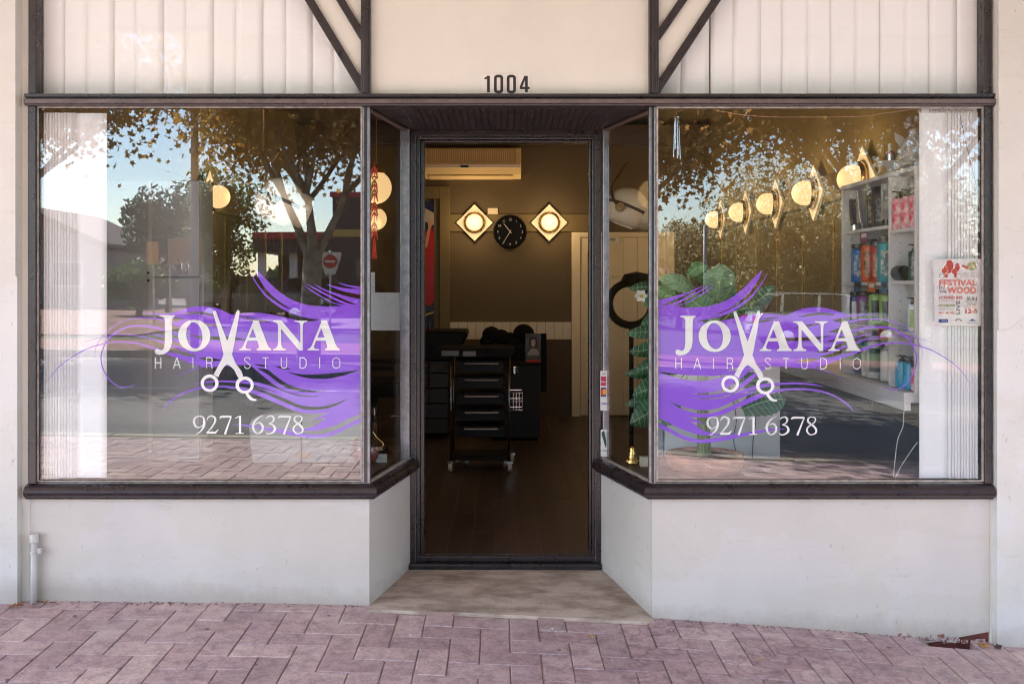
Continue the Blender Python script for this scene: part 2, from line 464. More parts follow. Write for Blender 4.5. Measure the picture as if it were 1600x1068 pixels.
def paver_material():
    m = bpy.data.materials.new('mauve_clay_paver'); m.use_nodes = True
    nt = m.node_tree; N = nt.nodes; Lk = nt.links; b = N['Principled BSDF']
    ge = N.new('ShaderNodeNewGeometry'); oi = N.new('ShaderNodeObjectInfo')
    def noise(sc, det, rough=.6, vec=None):
        n = N.new('ShaderNodeTexNoise'); n.inputs['Scale'].default_value = sc; n.inputs['Detail'].default_value = det; n.inputs['Roughness'].default_value = rough
        Lk.new(vec or ge.outputs['Position'], n.inputs[0]); return n
    def ramp(inp, stops):
        r = N.new('ShaderNodeValToRGB'); e = r.color_ramp.elements
        e[0].position, e[0].color = stops[0][0], (*stops[0][1], 1); e[1].position, e[1].color = stops[-1][0], (*stops[-1][1], 1)
        for p, c in stops[1:-1]:
            q = e.new(p); q.color = (*c, 1)
        Lk.new(inp, r.inputs[0]); return r
    def mix(a, b_, f, mode='MIX'):
        x = N.new('ShaderNodeMix'); x.data_type = 'RGBA'; x.blend_type = mode
        if isinstance(f, float): x.inputs[0].default_value = f
        else: Lk.new(f, x.inputs[0])
        for k, q in ((6, a), (7, b_)):
            if isinstance(q, tuple): x.inputs[k].default_value = (*q, 1)
            else: Lk.new(q, x.inputs[k])
        return x.outputs[2]
    at = N.new('ShaderNodeAttribute'); at.attribute_name = 'tone'
    ad = N.new('ShaderNodeMath'); ad.operation = 'ADD'; Lk.new(oi.outputs['Random'], ad.inputs[0]); Lk.new(at.outputs['Fac'], ad.inputs[1])
    fr = N.new('ShaderNodeMath'); fr.operation = 'FRACT'; Lk.new(ad.outputs[0], fr.inputs[0])
    base = ramp(fr.outputs[0], [(0, (.43, .33, .32)), (.3, (.54, .41, .385)), (.65, (.50, .375, .37)), (1, (.64, .52, .475))])
    grime = ramp(noise(1.1, 6).outputs[0], [(.38, (1, 1, 1)), (.62, (.84, .80, .84))])
    c = mix(base.outputs[0], grime.outputs[0], 1.0, 'MULTIPLY')
    spk = ramp(noise(85, 5, .85).outputs[0], [(.36, (.58, .55, .57)), (.48, (1, 1, 1)), (.55, (1, 1, 1)), (.66, (1.4, 1.38, 1.35))])
    c = mix(c, spk.outputs[0], .8, 'MULTIPLY')
    mid = ramp(noise(17, 7, .7).outputs[0], [(.36, (.66, .62, .65)), (.55, (1.05, 1.03, 1.03))])
    c = mix(c, mid.outputs[0], .9, 'MULTIPLY')
    # tide rings left by spills on the right half of the pavement
    ring = ramp(noise(5.2, 2.5, .5).outputs[0], [(.40, (1, 1, 1)), (.425, (.62, .56, .60)), (.45, (.92, .90, .92)), (.55, (.93, .90, .93)), (.575, (.60, .55, .58)), (.60, (1, 1, 1))])
    sx = N.new('ShaderNodeSeparateXYZ'); Lk.new(ge.outputs['Position'], sx.inputs[0])
    mr = N.new('ShaderNodeMapRange'); mr.inputs['From Min'].default_value = -.1; mr.inputs['From Max'].default_value = .5; Lk.new(sx.outputs[0], mr.inputs[0])
    mr2 = N.new('ShaderNodeMapRange'); mr2.inputs['From Min'].default_value = 1.25; mr2.inputs['From Max'].default_value = 1.6; mr2.inputs['To Min'].default_value = .75; mr2.inputs['To Max'].default_value = .12; Lk.new(sx.outputs[0], mr2.inputs[0])
    mm = N.new('ShaderNodeMath'); mm.operation = 'MULTIPLY'; Lk.new(mr.outputs[0], mm.inputs[0]); Lk.new(mr2.outputs[0], mm.inputs[1])
    c = mix(c, mix(c, ring.outputs[0], 1.0, 'MULTIPLY'), mm.outputs[0])
    dust = ramp(noise(3.1, 8, .75).outputs[0], [(.52, (0, 0, 0)), (.72, (.5, .5, .5))])
    c = mix(c, (.60, .53, .50), dust.outputs[0])
    Lk.new(c, b.inputs['Base Color'])
    b.inputs['Roughness'].default_value = .8
    bp = N.new('ShaderNodeBump'); bp.inputs['Strength'].default_value = .35; bp.inputs['Distance'].default_value = .004
    Lk.new(noise(170, 5, .7).outputs[0], bp.inputs['Height']); Lk.new(bp.outputs[0], b.inputs['Normal'])
    return m
PAVER = paver_material()
SAND = mat('sandy_joint', (.38, .30, .26), .95, var=.45, scale=22, bump=.5, bscale=160)
ASPH = mat('asphalt', (.17, .16, .15), .85, var=.3, scale=1.2, bump=.6, bscale=140)
ASPH2 = mat('asphalt_patch', (.13, .12, .115), .85, var=.3, scale=2, bump=.6, bscale=140)
KERBM = mat('concrete_kerb', (.36, .33, .27), .85, var=.2, scale=4, bump=.3, bscale=60)
GRASS = mat('verge_grass', (.07, .10, .03), .9, var=.5, scale=3, bump=.6, bscale=80)
FARB = mat('red_block_paving', (.30, .15, .11), .85, var=.25, scale=2)

ground = sheet('ground', lin(-260, 260, 40), [-300, -120, -60, -34, -17.5], lambda x, y: gr(x, y) - .02, GRASS)
road = sheet('road', lin(-60, 60, 61), [-17.6, -14.5, -11, -8, -4.7], lambda x, y: g(x) - .20, ASPH)
under = sheet('subsoil', lin(-60, 60, 61), [-4.7, 8], lambda x, y: g(x) - .45, ASPH2)
pav = sheet('pavement', lin(-14, 14, 57), [-4.6, -3, -1.5, -.5, -.13], lambda x, y: gp(x, y) - .006, SAND)

sheet('pavement_strip', lin(-14, 1.80, 36), [-.13, .12], lambda x, y: gp(x, y) - .006, SAND)
sheet('pavement_strip', lin(2.12, 14, 20), [-.13, .12], lambda x, y: gp(x, y) - .006, SAND)
sheet('corner_pit', [1.80, 2.12], [-.13, .12], lambda x, y: -.19, mat('pit_soil', (.08, .05, .035), .95, bump=.6, bscale=90))
U = 0.1165
GAP = .0045
def paver_mesh(name):
    a, b_, h, c = U - GAP/2, U/2 - GAP/2, .05, .0028
    vs = [(-a, -b_, -h), (a, -b_, -h), (a, b_, -h), (-a, b_, -h), (-a, -b_, -c), (a, -b_, -c), (a, b_, -c), (-a, b_, -c),
          (-a+c, -b_+c, 0), (a-c, -b_+c, 0), (a-c, b_-c, 0), (-a+c, b_-c, 0)]
    fs = [(0, 1, 5, 4), (1, 2, 6, 5), (2, 3, 7, 6), (3, 0, 4, 7), (4, 5, 9, 8), (5, 6, 10, 9), (6, 7, 11, 10), (7, 4, 8, 11), (8, 9, 10, 11)]
    return vs, fs
PV, PF = paver_mesh('paver')
pme = bpy.data.meshes.new('paver'); pme.from_pydata(PV, [], PF); pme.materials.append(PAVER); pme.update()
rp = random.Random(3)
fv, ff, ft = [], [], []
for i in range(-125, 126):
    for j in range(-42, 3):
        c = (i - j) % 4
        if c == 0: cx, cy, rot = (i+1)*U, (j+.5)*U, 0
        elif c == 3: cx, cy, rot = (i+.5)*U, (j+1)*U, math.pi/2
        else: continue
        cy += .028; cx += .03
        lim = 0.05
        if -.56 < cx < .63: lim = -.035
        if cy > lim or cy < KERB+.1: continue
        if 1.80 < cx < 2.10 and cy > -.085: continue
        if abs(cx) > 14: continue
        z = gp(cx, cy) + rp.uniform(-.0018, .0018)
        if abs(cx-1.42) < .06 and abs(cy+.30) < .06: z -= .004
        sx_ = math.atan((g(cx+.05)-g(cx-.05))/.1)
        Mx = Matrix.Translation((cx, cy, z)) @ Matrix.Rotation(-sx_ + rp.uniform(-.006, .006), 4, 'Y') @ Matrix.Rotation(.015 + rp.uniform(-.006, .006), 4, 'X') @ Matrix.Rotation(rot + rp.uniform(-.008, .008), 4, 'Z')
        if abs(cx) < 2.5 and cy > -.95:
            o = bpy.data.objects.new('paver', pme); link(o); o.parent = pav; o.matrix_local = Mx
        elif abs(cx) < 9.5:
            b0 = len(fv); fv += [tuple(Mx @ Vector(v)) for v in PV]; ff += [tuple(b0+k for k in f) for f in PF]; ft += [rp.random()]*len(PV)
pf_ = mkobj('paver_field', fv, ff, PAVER, pav); pf_['kind'] = 'stuff'
at = pf_.data.attributes.new('tone', 'FLOAT', 'POINT'); at.data.foreach_set('value', ft)


def kerb_piece(x0, x1, y0, y1, zf, h):
    mb = MB()
    vs = [(x0, y0, zf(x0)-h), (x1, y0, zf(x1)-h), (x1, y1, zf(x1)-h), (x0, y1, zf(x0)-h), (x0, y0, zf(x0)), (x1, y0, zf(x1)), (x1, y1, zf(x1)), (x0, y1, zf(x0))]
    mb.add(vs, [(0, 3, 2, 1), (4, 5, 6, 7), (0, 1, 5, 4), (1, 2, 6, 5), (2, 3, 7, 6), (3, 0, 4, 7)])
    return mb
kr = MB()
for k in range(-30, 30):
    x0 = k*.9
    p_ = kerb_piece(x0+.004, x0+.896, -4.76, -4.6, lambda x: gp(x, -4.68)+.003, .2)
    kr.add(p_.v, p_.f)
o = kr.build('kerb', KERBM, bevel=.012); o['kind'] = 'structure'
kr = MB()
for k in range(-14, 12):
    x0 = k*2.0
    for yy in (-14.35, ):
        p_ = kerb_piece(x0+.01, x0+1.99, yy-.2, yy, lambda x: g(x)-.06, .2)
        kr.add(p_.v, p_.f)
o = kr.build('far_kerb', KERBM, bevel=.012); o['kind'] = 'structure'
sheet('far_verge', lin(-28, 24, 27), [-17.7, -14.5], lambda x, y: g(x)-.075, FARB)
# darker repair patch with a curved edge in the near lane, left
pt = [(-9.0, -4.9), (-9.0, -6.3), (-6.5, -6.35), (-4.4, -6.2), (-2.8, -5.8), (-1.6, -5.3), (-.9, -4.9)]
tri = tessellate_polygon([[Vector((a, b, 0)) for a, b in pt]])
mkobj('asphalt_patch', [(a, b, g(a)-.196) for a, b in pt], [tuple(t) for t in tri], ASPH2)['kind'] = 'structure'
for nm, ya, yb in (('lane_line', -9.45, -9.35), ('edge_line', -13.6, -13.5)):
    mb = MB()
    for k in range(-30, 30):
        if nm == 'lane_line' and k % 2: continue
        xa, xb = k*1.5, k*1.5+1.5
        mb.add([(xa, ya, g(xa)-.196), (xb, ya, g(xb)-.196), (xb, yb, g(xb)-.196), (xa, yb, g(xa)-.196)], [(0, 1, 2, 3)])
    mb.build(nm, mat('road_paint_'+nm, (.6, .58, .54), .7, var=.3, scale=8))['kind'] = 'structure'
sheet('forecourt', lin(-60, -2, 20), [-70, -40, -24], lambda x, y: gr(x, y) + .01, mat('pale_forecourt', (.27, .22, .19), .8, var=.2, scale=1))
sheet('brick_forecourt', lin(-50, -9, 20), [-40, -30, -19], lambda x, y: gr(x, y) + .016, FARB)

# ------------------------------------------------------------------ the shop building
shop = thing('shop_building', 'cream single-storey shopfront with brown-black trim and recessed central doorway', 'shop', (0, 0, 0))
def spart(name, mb, m, **k): return mb.build(name, m, shop, **k)
ZT = 2.2; ZB = .585; TOP = 2.96
LX0, LX1, RX0, RX1 = -1.992, -.599, .657, FX(1535)
CL, CR = (-.571, 0.0), (.64, 0.0)          # outer corners of the recess
DL, DR = (-.452, .575), (.484, .575)       # inner corners beside the door frame

def gwall_poly(x0, x1, ztop, n=14, dz=-.03, below=None):
    xs = lin(x0, x1, n)
    return [(x, (below if below is not None else g(x)+dz)) for x in xs] + [(x1, ztop), (x0, ztop)]
# stall walls under the windows
b = MB().prism(gwall_poly(-2.05, CL[0], .53), 'y', 0.0, .11); spart('stall_wall', b, WALLW, bevel=.004)
b = MB().prism([(x, z) for x, z in gwall_poly(CR[0], 1.80, .53)][:-2] + [(2.094, -.052), (2.094, .53), (CR[0], .53)], 'y', 0.0, .11); spart('stall_wall', b, WALLW, bevel=.004)
b = MB().prism([(CL[0]+.0005, .0015), (DL[0], .56), (DL[0], .60), (-.62, .60), (-.62, .112), (CL[0]-.002, .112)], 'z', -.05, .5295); spart('splayed_wall', b, WALLW)
b = MB().prism([(CR[0]-.0005, .0015), (CR[0]+.002, .112), (.70, .112), (.70, .60), (DR[0], .60), (DR[0], .56)], 'z', -.08, .5295); spart('splayed_wall', b, WALLW)
# broken footing in the corner on the right
b = MB().box(1.78, 2.12, .012, .1, -.30, -.0545); spart('wall_footing', b, mat('red_painted_footing', (.22, .05, .04), .7, col2=(.10, .03, .025), scale=18, bump=.4, bscale=70))
fl = MB()
for q in range(11):
    x = 1.70 + q*.034 + R.uniform(-.006, .006)
    fl.add([(x, -.0015, g(min(x, 2.0))+.016+R.uniform(-.012, .012)), (x+.03, -.0015, g(min(x, 2.0))+.012+R.uniform(-.012, .012)), (x+.03, -.0015, g(min(x, 2.0))-.01), (x, -.0015, g(min(x, 2.0))-.01)], [(0, 3, 2, 1)])
spart('flaking_paint', fl, mat('old_paint_flakes', (.5, .45, .42), .8, col2=(.25, .08, .07), scale=35, patch=(.45, .55)))

def sweep(path, prof):
    """prof: (out, z); out is measured to the right-hand side of the path"""
    n = len(path); vs = []
    for i, p in enumerate(path):
        ds = []
        if i > 0: ds.append((Vector(p)-Vector(path[i-1])).normalized())
        if i < n-1: ds.append((Vector(path[i+1])-Vector(p)).normalized())
        ns = [Vector((d.y, -d.x)) for d in ds]
        m_ = sum(ns, Vector((0, 0))).normalized()
        k = 1/max(.3, m_.dot(ns[0]))
        for o_, z in prof: vs.append((p[0]+m_.x*o_*k, p[1]+m_.y*o_*k, z))
    m = len(prof)
    fs = [(i*m+j, (i+1)*m+j, (i+1)*m+(j+1) % m, i*m+(j+1) % m) for i in range(n-1) for j in range(m)]
    fs += [tuple(range(m)), tuple((n-1)*m+j for j in range(m))[::-1]]
    return MB().add(vs, fs)
SILL = [(-.03, .585), (.012, .586), (.030, .580), (.044, .570), (.050, .556), (.046, .541), (.036, .533), (.030, .530), (.028, .524), (-.03, .524)]
def wob(path, n=22):
    out = []
    for a, c in zip(path[:-1], path[1:]):
        for i in range(n): out.append((a[0]+(c[0]-a[0])*i/n, a[1]+(c[1]-a[1])*i/n))
    return out + [path[-1]]
for pth in ([(-2.033, 0), CL, DL], [DR, CR, (2.093, 0)]):
    o = spart('window_sill', sweep(pth, SILL), TRIM, auto=35)
    o = spart('sill_bead', sweep(pth, [(-.012, .586), (.006, .587), (.006, .589), (-.012, .592)]), BEAD)

# jambs, mullions, transom rail
for x0, x1 in ((FX(47), FX(60)), (FX(1535), FX(1547))):
    spart('window_jamb', MB().box(x0, x1, -.022, .05, .587, ZT), TRIM, bevel=.004)
    spart('window_jamb', MB().box(x0, x1, -.018, .05, 2.252, TOP), TRIM, bevel=.004)
spart('wall_reveal', MB().box(-2.06, FX(47), -.004, .06, -.1, TOP), CREAM)
spart('wall_reveal', MB().box(FX(1547), 2.1, -.004, .06, -.2, TOP), CREAM)
RAIL = [(.05, 2.2), (-.030, 2.2), (-.034, 2.206), (-.038, 2.207), (-.038, 2.227), (-.030, 2.229), (-.022, 2.231), (-.022, 2.234), (-.034, 2.237), (-.034, 2.250), (-.015, 2.2525), (.05, 2.2525)]
spart('transom_rail', MB().prism(RAIL, 'x', FX(44), FX(1551)), TRIM, auto=25)
spart('rail_face', MB().box(FX(46), FX(1549), -.0405, -.0375, 2.209, 2.226), TRIML, bevel=.001)
for x0, x1 in ((FX(565), FX(580)), (FX(1013), FX(1028))):
    spart('mullion', MB().box(x0, x1, -.026, .05, 2.2525, TOP).box(x0+.010, x1-.010, -.034, -.026, 2.254, TOP), TRIM, bevel=.003)
# corner posts of metal with a dark core
for x0, x1, sg in ((-.599, -.571, 1), (.632, .657, -1)):
    p_ = spart('corner_post', MB().box(x0, x1, -.004, .024, ZB, ZT), TRIM, bevel=.002)
    for q0, q1 in ((x0-.003, x0+.007), (x1-.007, x1+.003)):
        MB().box(q0, q1, -.008, .026, ZB+.004, ZT-.001).build('metal_bead', ALU, p_, bevel=.002)
for x0, x1, y in ((-.497, -.452, .545), (.489, .520, .545)):
    p_ = spart('side_post', MB().box(x0, x1, y, y+.045, ZB-.01, ZT-.004), ALU, bevel=.004)
# putty beads round the panes
def frame_bead(x0, x1, z0, z1, y, wd, m):
    mb = MB().box(x0, x0+wd, y, y+.008, z0, z1).box(x1-wd, x1, y, y+.008, z0, z1).box(x0+wd, x1-wd, y+.0005, y+.0085, z1-wd, z1).box(x0+wd, x1-wd, y+.0005, y+.0085, z0, z0+wd*.7)
    return spart('glazing_bead', mb, m)
frame_bead(FX(60)-.001, -.602, ZB+.011, ZT-.001, -.011, .005, BEAD)
frame_bead(.660, FX(1535)+.001, ZB+.011, ZT-.001, -.011, .007, BEAD)
# diagonal bars and the cream panels above
def bar(p0, p1, wd, name='diagonal_bar'):
    a, c = Vector(p0), Vector(p1); d = (c-a).normalized(); n_ = Vector((-d.y, d.x))*wd/2
    pl = [(FX(q.x), FZ(q.y)) for q in (a+n_, c+n_, c-n_, a-n_)]
    spart(name, MB().prism(pl, 'y', -.017, .012), TRIM, bevel=.003)
bar((402, -135), (570, 144), 13); bar((450, -135), (568, 60), 12)
bar((1208, -135), (1024, 144), 13); bar((1160, -135), (1026, 60), 12)
spart('cream_panel', MB().prism([(FX(405), FZ(-135)), (FX(570), FZ(139)), (FX(570), FZ(-135))], 'y', .0, .012), CREAM)
spart('cream_panel', MB().prism([(FX(1203), FZ(-135)), (FX(1024), FZ(139)), (FX(1024), FZ(-135))], 'y', .0, .012), CREAM)
spart('cream_panel', MB().box(FX(579), FX(1014), .004, .03, 2.2525, TOP), CREAM)
# panes
def pane(x0, x1, z0, z1, y, m=GLASS): return spart('window_pane', MB().box(x0, x1, y, y+.006, z0, z1), m)
pane(FX(60)+.001, -.6015, ZB+.008, ZT-.0005, 0.0)
pane(.6595, FX(1535)-.001, ZB+.008, ZT-.0005, 0.0)
pane(FX(60)+.001, FX(565)-.001, 2.2528, TOP-.001, .016, GLASS_T)
pane(FX(1028)+.001, FX(1535)-.001, 2.2528, TOP-.001, .016, GLASS_T)
def spane(a, c):
    a, c = Vector(a), Vector(c); d = (c-a).normalized(); n_ = Vector((-d.y, d.x))*.003
    pl = [tuple(a+n_), tuple(c+n_), tuple(c-n_), tuple(a-n_)]
    spart('side_pane', MB().prism(pl, 'z', ZB+.004, ZT-.002), GLASS_S)
spane((-.570, .027), (-.474, .544)); spane((.643, .027), (.503, .544))
# top beads of the side panes
for a, c in (((-.572, .02), (-.47, .55)), ((.645, .02), (.50, .55))):
    spart('pane_head', MB().tube([(a[0], a[1], ZT-.012), (c[0], c[1], ZT-.012)], .009, 6), TRIML)
# soffit with its pressed pattern
spart('soffit', MB().prism([(CL[0]-.02, -.01), (DL[0]-.06, .60), (DR[0]+.06, .60), (CR[0]+.02, -.01)], 'z', 2.1995, 2.25), SOFFIT)
sp = MB()
for k in range(40):
    x = -.55 + k*.03
    ya = max(.02, (x-CR[0])/(DR[0]-CR[0])*.575 if x > DR[0] else .02, (x-CL[0])/(DL[0]-CL[0])*.575 if x < DL[0] else .02)
    sp.box(x, x+.008, max(.0, ya*0+.0), .572, 2.194, 2.1992) if DL[0] < x < DR[0] else None
for k in range(19):
    y = .012 + k*.03; t = y/.575
    sp.box(CL[0]+(DL[0]-CL[0])*t+.012, CR[0]+(DR[0]-CR[0])*t-.012, y, y+.008, 2.1945, 2.1990)
o = spart('soffit_ribs', sp, SOFFIT); o['kind'] = 'stuff'
# door frame and threshold
DY = .575
jm = MB().box(-.452, -.425, DY, DY+.10, .06, 2.19).box(-.425, -.405, DY+.012, DY+.09, .08, 2.165).box(-.405, -.385, DY+.03, DY+.085, .10, 2.145)
spart('door_jamb', jm, TRIM, bevel=.003)
jm = MB().box(.457, .484, DY, DY+.10, .06, 2.19).box(.440, .457, DY+.012, DY+.09, .08, 2.165).box(.427, .440, DY+.03, DY+.085, .10, 2.145)
spart('door_jamb', jm, TRIM, bevel=.003)
spart('door_head', MB().box(-.425, .457, DY+.001, DY+.10, 2.166, 2.194).box(-.405, .440, DY+.013, DY+.09, 2.150, 2.166).box(-.385, .427, DY+.031, DY+.085, 2.136, 2.150), TRIM, bevel=.003)
spart('frame_edge', MB().box(-.427, -.4235, DY-.003, DY+.001, .06, 2.168).box(.4555, .459, DY-.003, DY+.001, .06, 2.168).box(-.4235, .4555, DY-.0025, DY+.0015, 2.1645, 2.168), TRIML)
spart('threshold', MB().box(-.463, .485, DY-.035, DY+.02, .048, .078).box(-.425, .457, DY+.0, DY+.11, .0781, .108), TRIM, bevel=.006)
# pillars: render, with the upper coat standing proud and its diagonal lower edge
def pillar(x0, x1, edge, retx):
    p_ = spart('pillar', MB().prism(gwall_poly(x0, x1, 3.3, dz=-.02), 'y', -.045, .3), PILLR, bevel=.003)
    poly = edge + [(edge[-1][0], 3.3), (edge[0][0], 3.3)]
    MB().prism(poly, 'y', -.0575, -.0455).build('render_coat', PILLR, p_, bevel=.003)
pillar(-3.4, -2.06, [(-3.4, 1.62), (-2.6, 1.6), (FX(-12), FZ(402)), (FX(8), FZ(416)), (FX(24), FZ(426)), (FX(36), FZ(431)), (-2.061, FZ(432))], 0)
pillar(2.100, 3.5, [(2.101, FZ(515)), (FX(1562), FZ(514)), (FX(1575), FZ(506)), (FX(1590), FZ(492)), (FX(1612), FZ(482)), (3.5, 1.4)], 0)
spart('facade_wall', MB().box(-9, 9, .0, .28, 2.9605, 4.6), CREAM)
spart('facade_wall', MB().prism(gwall_poly(-9, -3.4, 2.96), 'y', .0, .25), PILLR)
spart('facade_wall', MB().prism(gwall_poly(3.5, 9, 2.96, dz=-.05), 'y', .0, .25), PILLR)
AWN = mat('awning_lining', (.70, .64, .56), .7, var=.05, scale=2)
spart('awning', MB().box(-9, 9, -3.9, -.001, 3.61, 3.66).box(-9, 9, -3.96, -3.9, 3.56, 3.86), AWN, bevel=.005)
for k in range(9):
    spart('awning_rafter', MB().box(-8+k*2-.03, -8+k*2+.03, -3.89, -.03, 3.55, 3.609), AWN)

# house number: four tiles
hn = thing('house_number', 'house number 1004 in dark figures on four small pale tiles above the door', 'house number', P(791, 131, 0.004))
def pxconv(y): return lambda q, yy=None: P(q[0], q[1], y if yy is None else yy)
DIG = {
 '1': [[(757, 123.5, 2.6), (760.5, 121.5, 3), (763, 118.8, 2)], [(763.2, 118.6, 4.4), (763.2, 144.3, 4.4)]],
 '0': [[(0, -7, 4.4), (.3, -10.6, 4.4), (2.6, -12.2, 4.4), (5, -12.4, 4.4), (7.4, -12.2, 4.4), (9.7, -10.6, 4.4), (10, -7, 4.4), (10, 7, 4.4), (9.7, 10.6, 4.4), (7.4, 12.2, 4.4), (5, 12.4, 4.4), (2.6, 12.2, 4.4), (.3, 10.6, 4.4), (0, 7, 4.4), (0, -7.2, 4.4)]],
}
YF = 0.0035
for k, (cx_, wpx) in enumerate(((761, 17), (779, 19), (799, 19), (819, 18))):
    tb = MB().box(FX(cx_-wpx/2-.5), FX(cx_+wpx/2+.2), YF-.0035+R.uniform(0, .0005), YF, FZ(146.5+R.uniform(-.6, .4)), FZ(115.5+R.uniform(-.5, .5))).build('number_tile', TILEW, hn, bevel=.0006)
    if k == 0: st = DIG['1']
    elif k in (1, 2): st = [[(cx_-5+a, 131.5+c, d) for a, c, d in DIG['0'][0]]]
    else: st = [[(822.5, 118.6, 4.4), (822.5, 144.3, 4.4)], [(821, 119, 3.5), (813.6, 136.8, 3.8)], [(812.2, 137.6, 3.6), (827.6, 137.6, 3.6)]]
    ribbon_mesh(st, 'figure', BLACKP, tb, YF-.0045)
# ------------------------------------------------------------------ the salon inside
FL = 0.112; BW = 5.40; CEI = 3.06; LW, RW = -2.05, 2.05
def ipart(name, mb, m, **k): return mb.build(name, m, shop, **k)
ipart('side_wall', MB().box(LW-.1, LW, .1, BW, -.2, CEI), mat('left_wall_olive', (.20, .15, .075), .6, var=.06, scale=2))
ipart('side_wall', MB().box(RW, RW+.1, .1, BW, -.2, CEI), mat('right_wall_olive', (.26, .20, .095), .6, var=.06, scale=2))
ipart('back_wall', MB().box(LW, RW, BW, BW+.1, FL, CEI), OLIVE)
ipart('ceiling', MB().box(LW-.1, RW+.1, .05, BW+.1, CEI, CEI+.08), CEILI)
ipart('roof', MB().box(-3.4, 3.4, .29, BW+.4, 3.4, 3.6), CONC)
ipart('cornice', MB().prism([(BW-.001, 2.80), (BW-.03, 2.80), (BW-.05, 2.84), (BW-.14, 2.95), (BW-.16, 2.99), (BW-.001, 2.99)], 'x', LW, RW), BROWNI)
floor = MB().box(LW, RW, DY+.02, BW, FL-.05, FL-.004).build('shop_floor', BLACKM); floor['kind'] = 'structure'
pw, pl_ = .118, 1.21
plm = {}
def plank_mesh(w_, l_):
    k = round(l_, 3)
    if k not in plm:
        mb = MB().box(-w_/2+.002, w_/2-.002, -l_/2+.001, l_/2-.001, -.010, 0)
        me = bpy.data.meshes.new('plank'); me.from_pydata(mb.v, [], mb.f); me.materials.append(PLANK); me.update(); plm[k] = me
    return plm[k]
for i in range(-16, 17):
    y = DY+.022 - (0.41*((i*7) % 3))
    while y < BW:
        y0, y1 = max(y, DY+.022), min(y+pl_, BW)
        if y1-y0 > .06:
            o = bpy.data.objects.new('plank', plank_mesh(pw, y1-y0)); link(o); o.parent = floor
            o.location = (i*pw+.02, (y0+y1)/2, FL+R.uniform(-.0004, .0004))
        y += pl_
JOINT = mat('plank_joint_grey', (.22, .17, .14), .8)
for q in range(-16, 16):
    pass
fj = boxo('plank_joints', -1.9, 1.9, DY+.025, BW-.01, FL-.006, FL-.0035, JOINT, floor); fj['kind'] = 'stuff'
# window ledges
LEDGE = mat('ledge_brown', (.10, .07, .05), .5, var=.2, scale=5)
ipart('window_ledge', MB().prism([(LW, .02), (-.62, .02), (-.58, .30), (-.52, .60), (-.52, .74), (LW, .74)], 'z', .54, .578), LEDGE)
ipart('window_ledge', MB().prism([(RW, .02), (RW, .74), (.55, .74), (.55, .60), (.60, .30), (.665, .02)], 'z', .54, .578), LEDGE)
# back wall: board, wainscot, brown dado_panel, left door frame, poster
ipart('wall_board', MB().box(P(703, 0, BW).x, P(921, 0, BW).x+.2, BW-.025, BW-.0005, P(0, 362, BW).z, P(0, 335, BW).z), OLIVEB, bevel=.003)
xa, xb = P(703, 0, BW).x, P(893, 0, BW).x
ipart('dado_panel', MB().box(xa, xb, BW-.02, BW-.0005, FL, P(0, 530, BW).z), BROWNI)
nb = 14
for k in range(nb):
    x0 = xa + (xb-xa)*k/nb
    MB().box(x0+.0015, x0+(xb-xa)/nb-.0015, BW-.022, BW-.0005, P(0, 530, BW).z+.001, P(0, 503, BW).z).build('wainscot_board', WAINS, shop, bevel=.003)
x0, x1 = P(630, 0, BW).x, P(703, 0, BW).x
zt = P(0, 292, BW).z
ipart('inner_door_frame', MB().box(x1-.10, x1, BW-.06, BW-.001, FL, zt).box(x0, x1-.10, BW-.0605, BW-.001, zt-.12, zt).box(x1-.16, x1-.102, BW-.035, BW-.001, FL, zt-.12), OLIVEB, bevel=.004)
ap = thing('wall_poster', 'tall blue and red poster of a raised arm just inside the doorway at left', 'poster', P(668, 415, BW-.04))
x0, x1, z0, z1 = P(640, 0, BW).x, P(678, 0, BW).x, P(0, 516, BW).z, P(0, 315, BW).z
MB().box(x0, x1, BW-.072, BW-.066, z0, z1).build('poster_sheet', mat('poster_blue', (.02, .03, .12), .3, col2=(.005, .008, .02), scale=5), ap)
yq = BW-.0735
flat('pale_banner', [[(640, 318), (664, 325), (678, 333), (678, 352), (664, 346), (640, 346)]], mat('poster_pale', (.45, .38, .34), .4), ap, yq)
flat('red_dress', [[(640, 380), (665, 362), (676, 356), (678, 370), (678, 470), (672, 478), (640, 470)]], mat('poster_red', (.42, .01, .015), .35), ap, yq-.0005)
flat('arm', [catmull([(664, 386), (666, 370), (669, 355), (668, 347), (669, 342), (671, 346), (672, 341), (674, 346), (676, 344), (675, 352), (672, 360), (670, 375), (667, 387)], 3)], mat('poster_skin', (.55, .28, .19), .4), ap, yq-.001)
flat('yellow_stripe', [[(640, 498), (678, 486), (678, 489), (640, 502)]], mat('poster_yellow', (.5, .4, .08), .4), ap, yq-.0012)
sw = thing('wall_switch_plate', 'small cream square plate above the olive board beside the clock', 'switch', P(770, 329, BW-.01))
MB().box(P(762, 0, BW).x, P(778, 0, BW).x, BW-.014, BW-.0005, P(0, 335, BW).z+.002, P(0, 325, BW).z).build('plate', CREAMI, sw, bevel=.003)
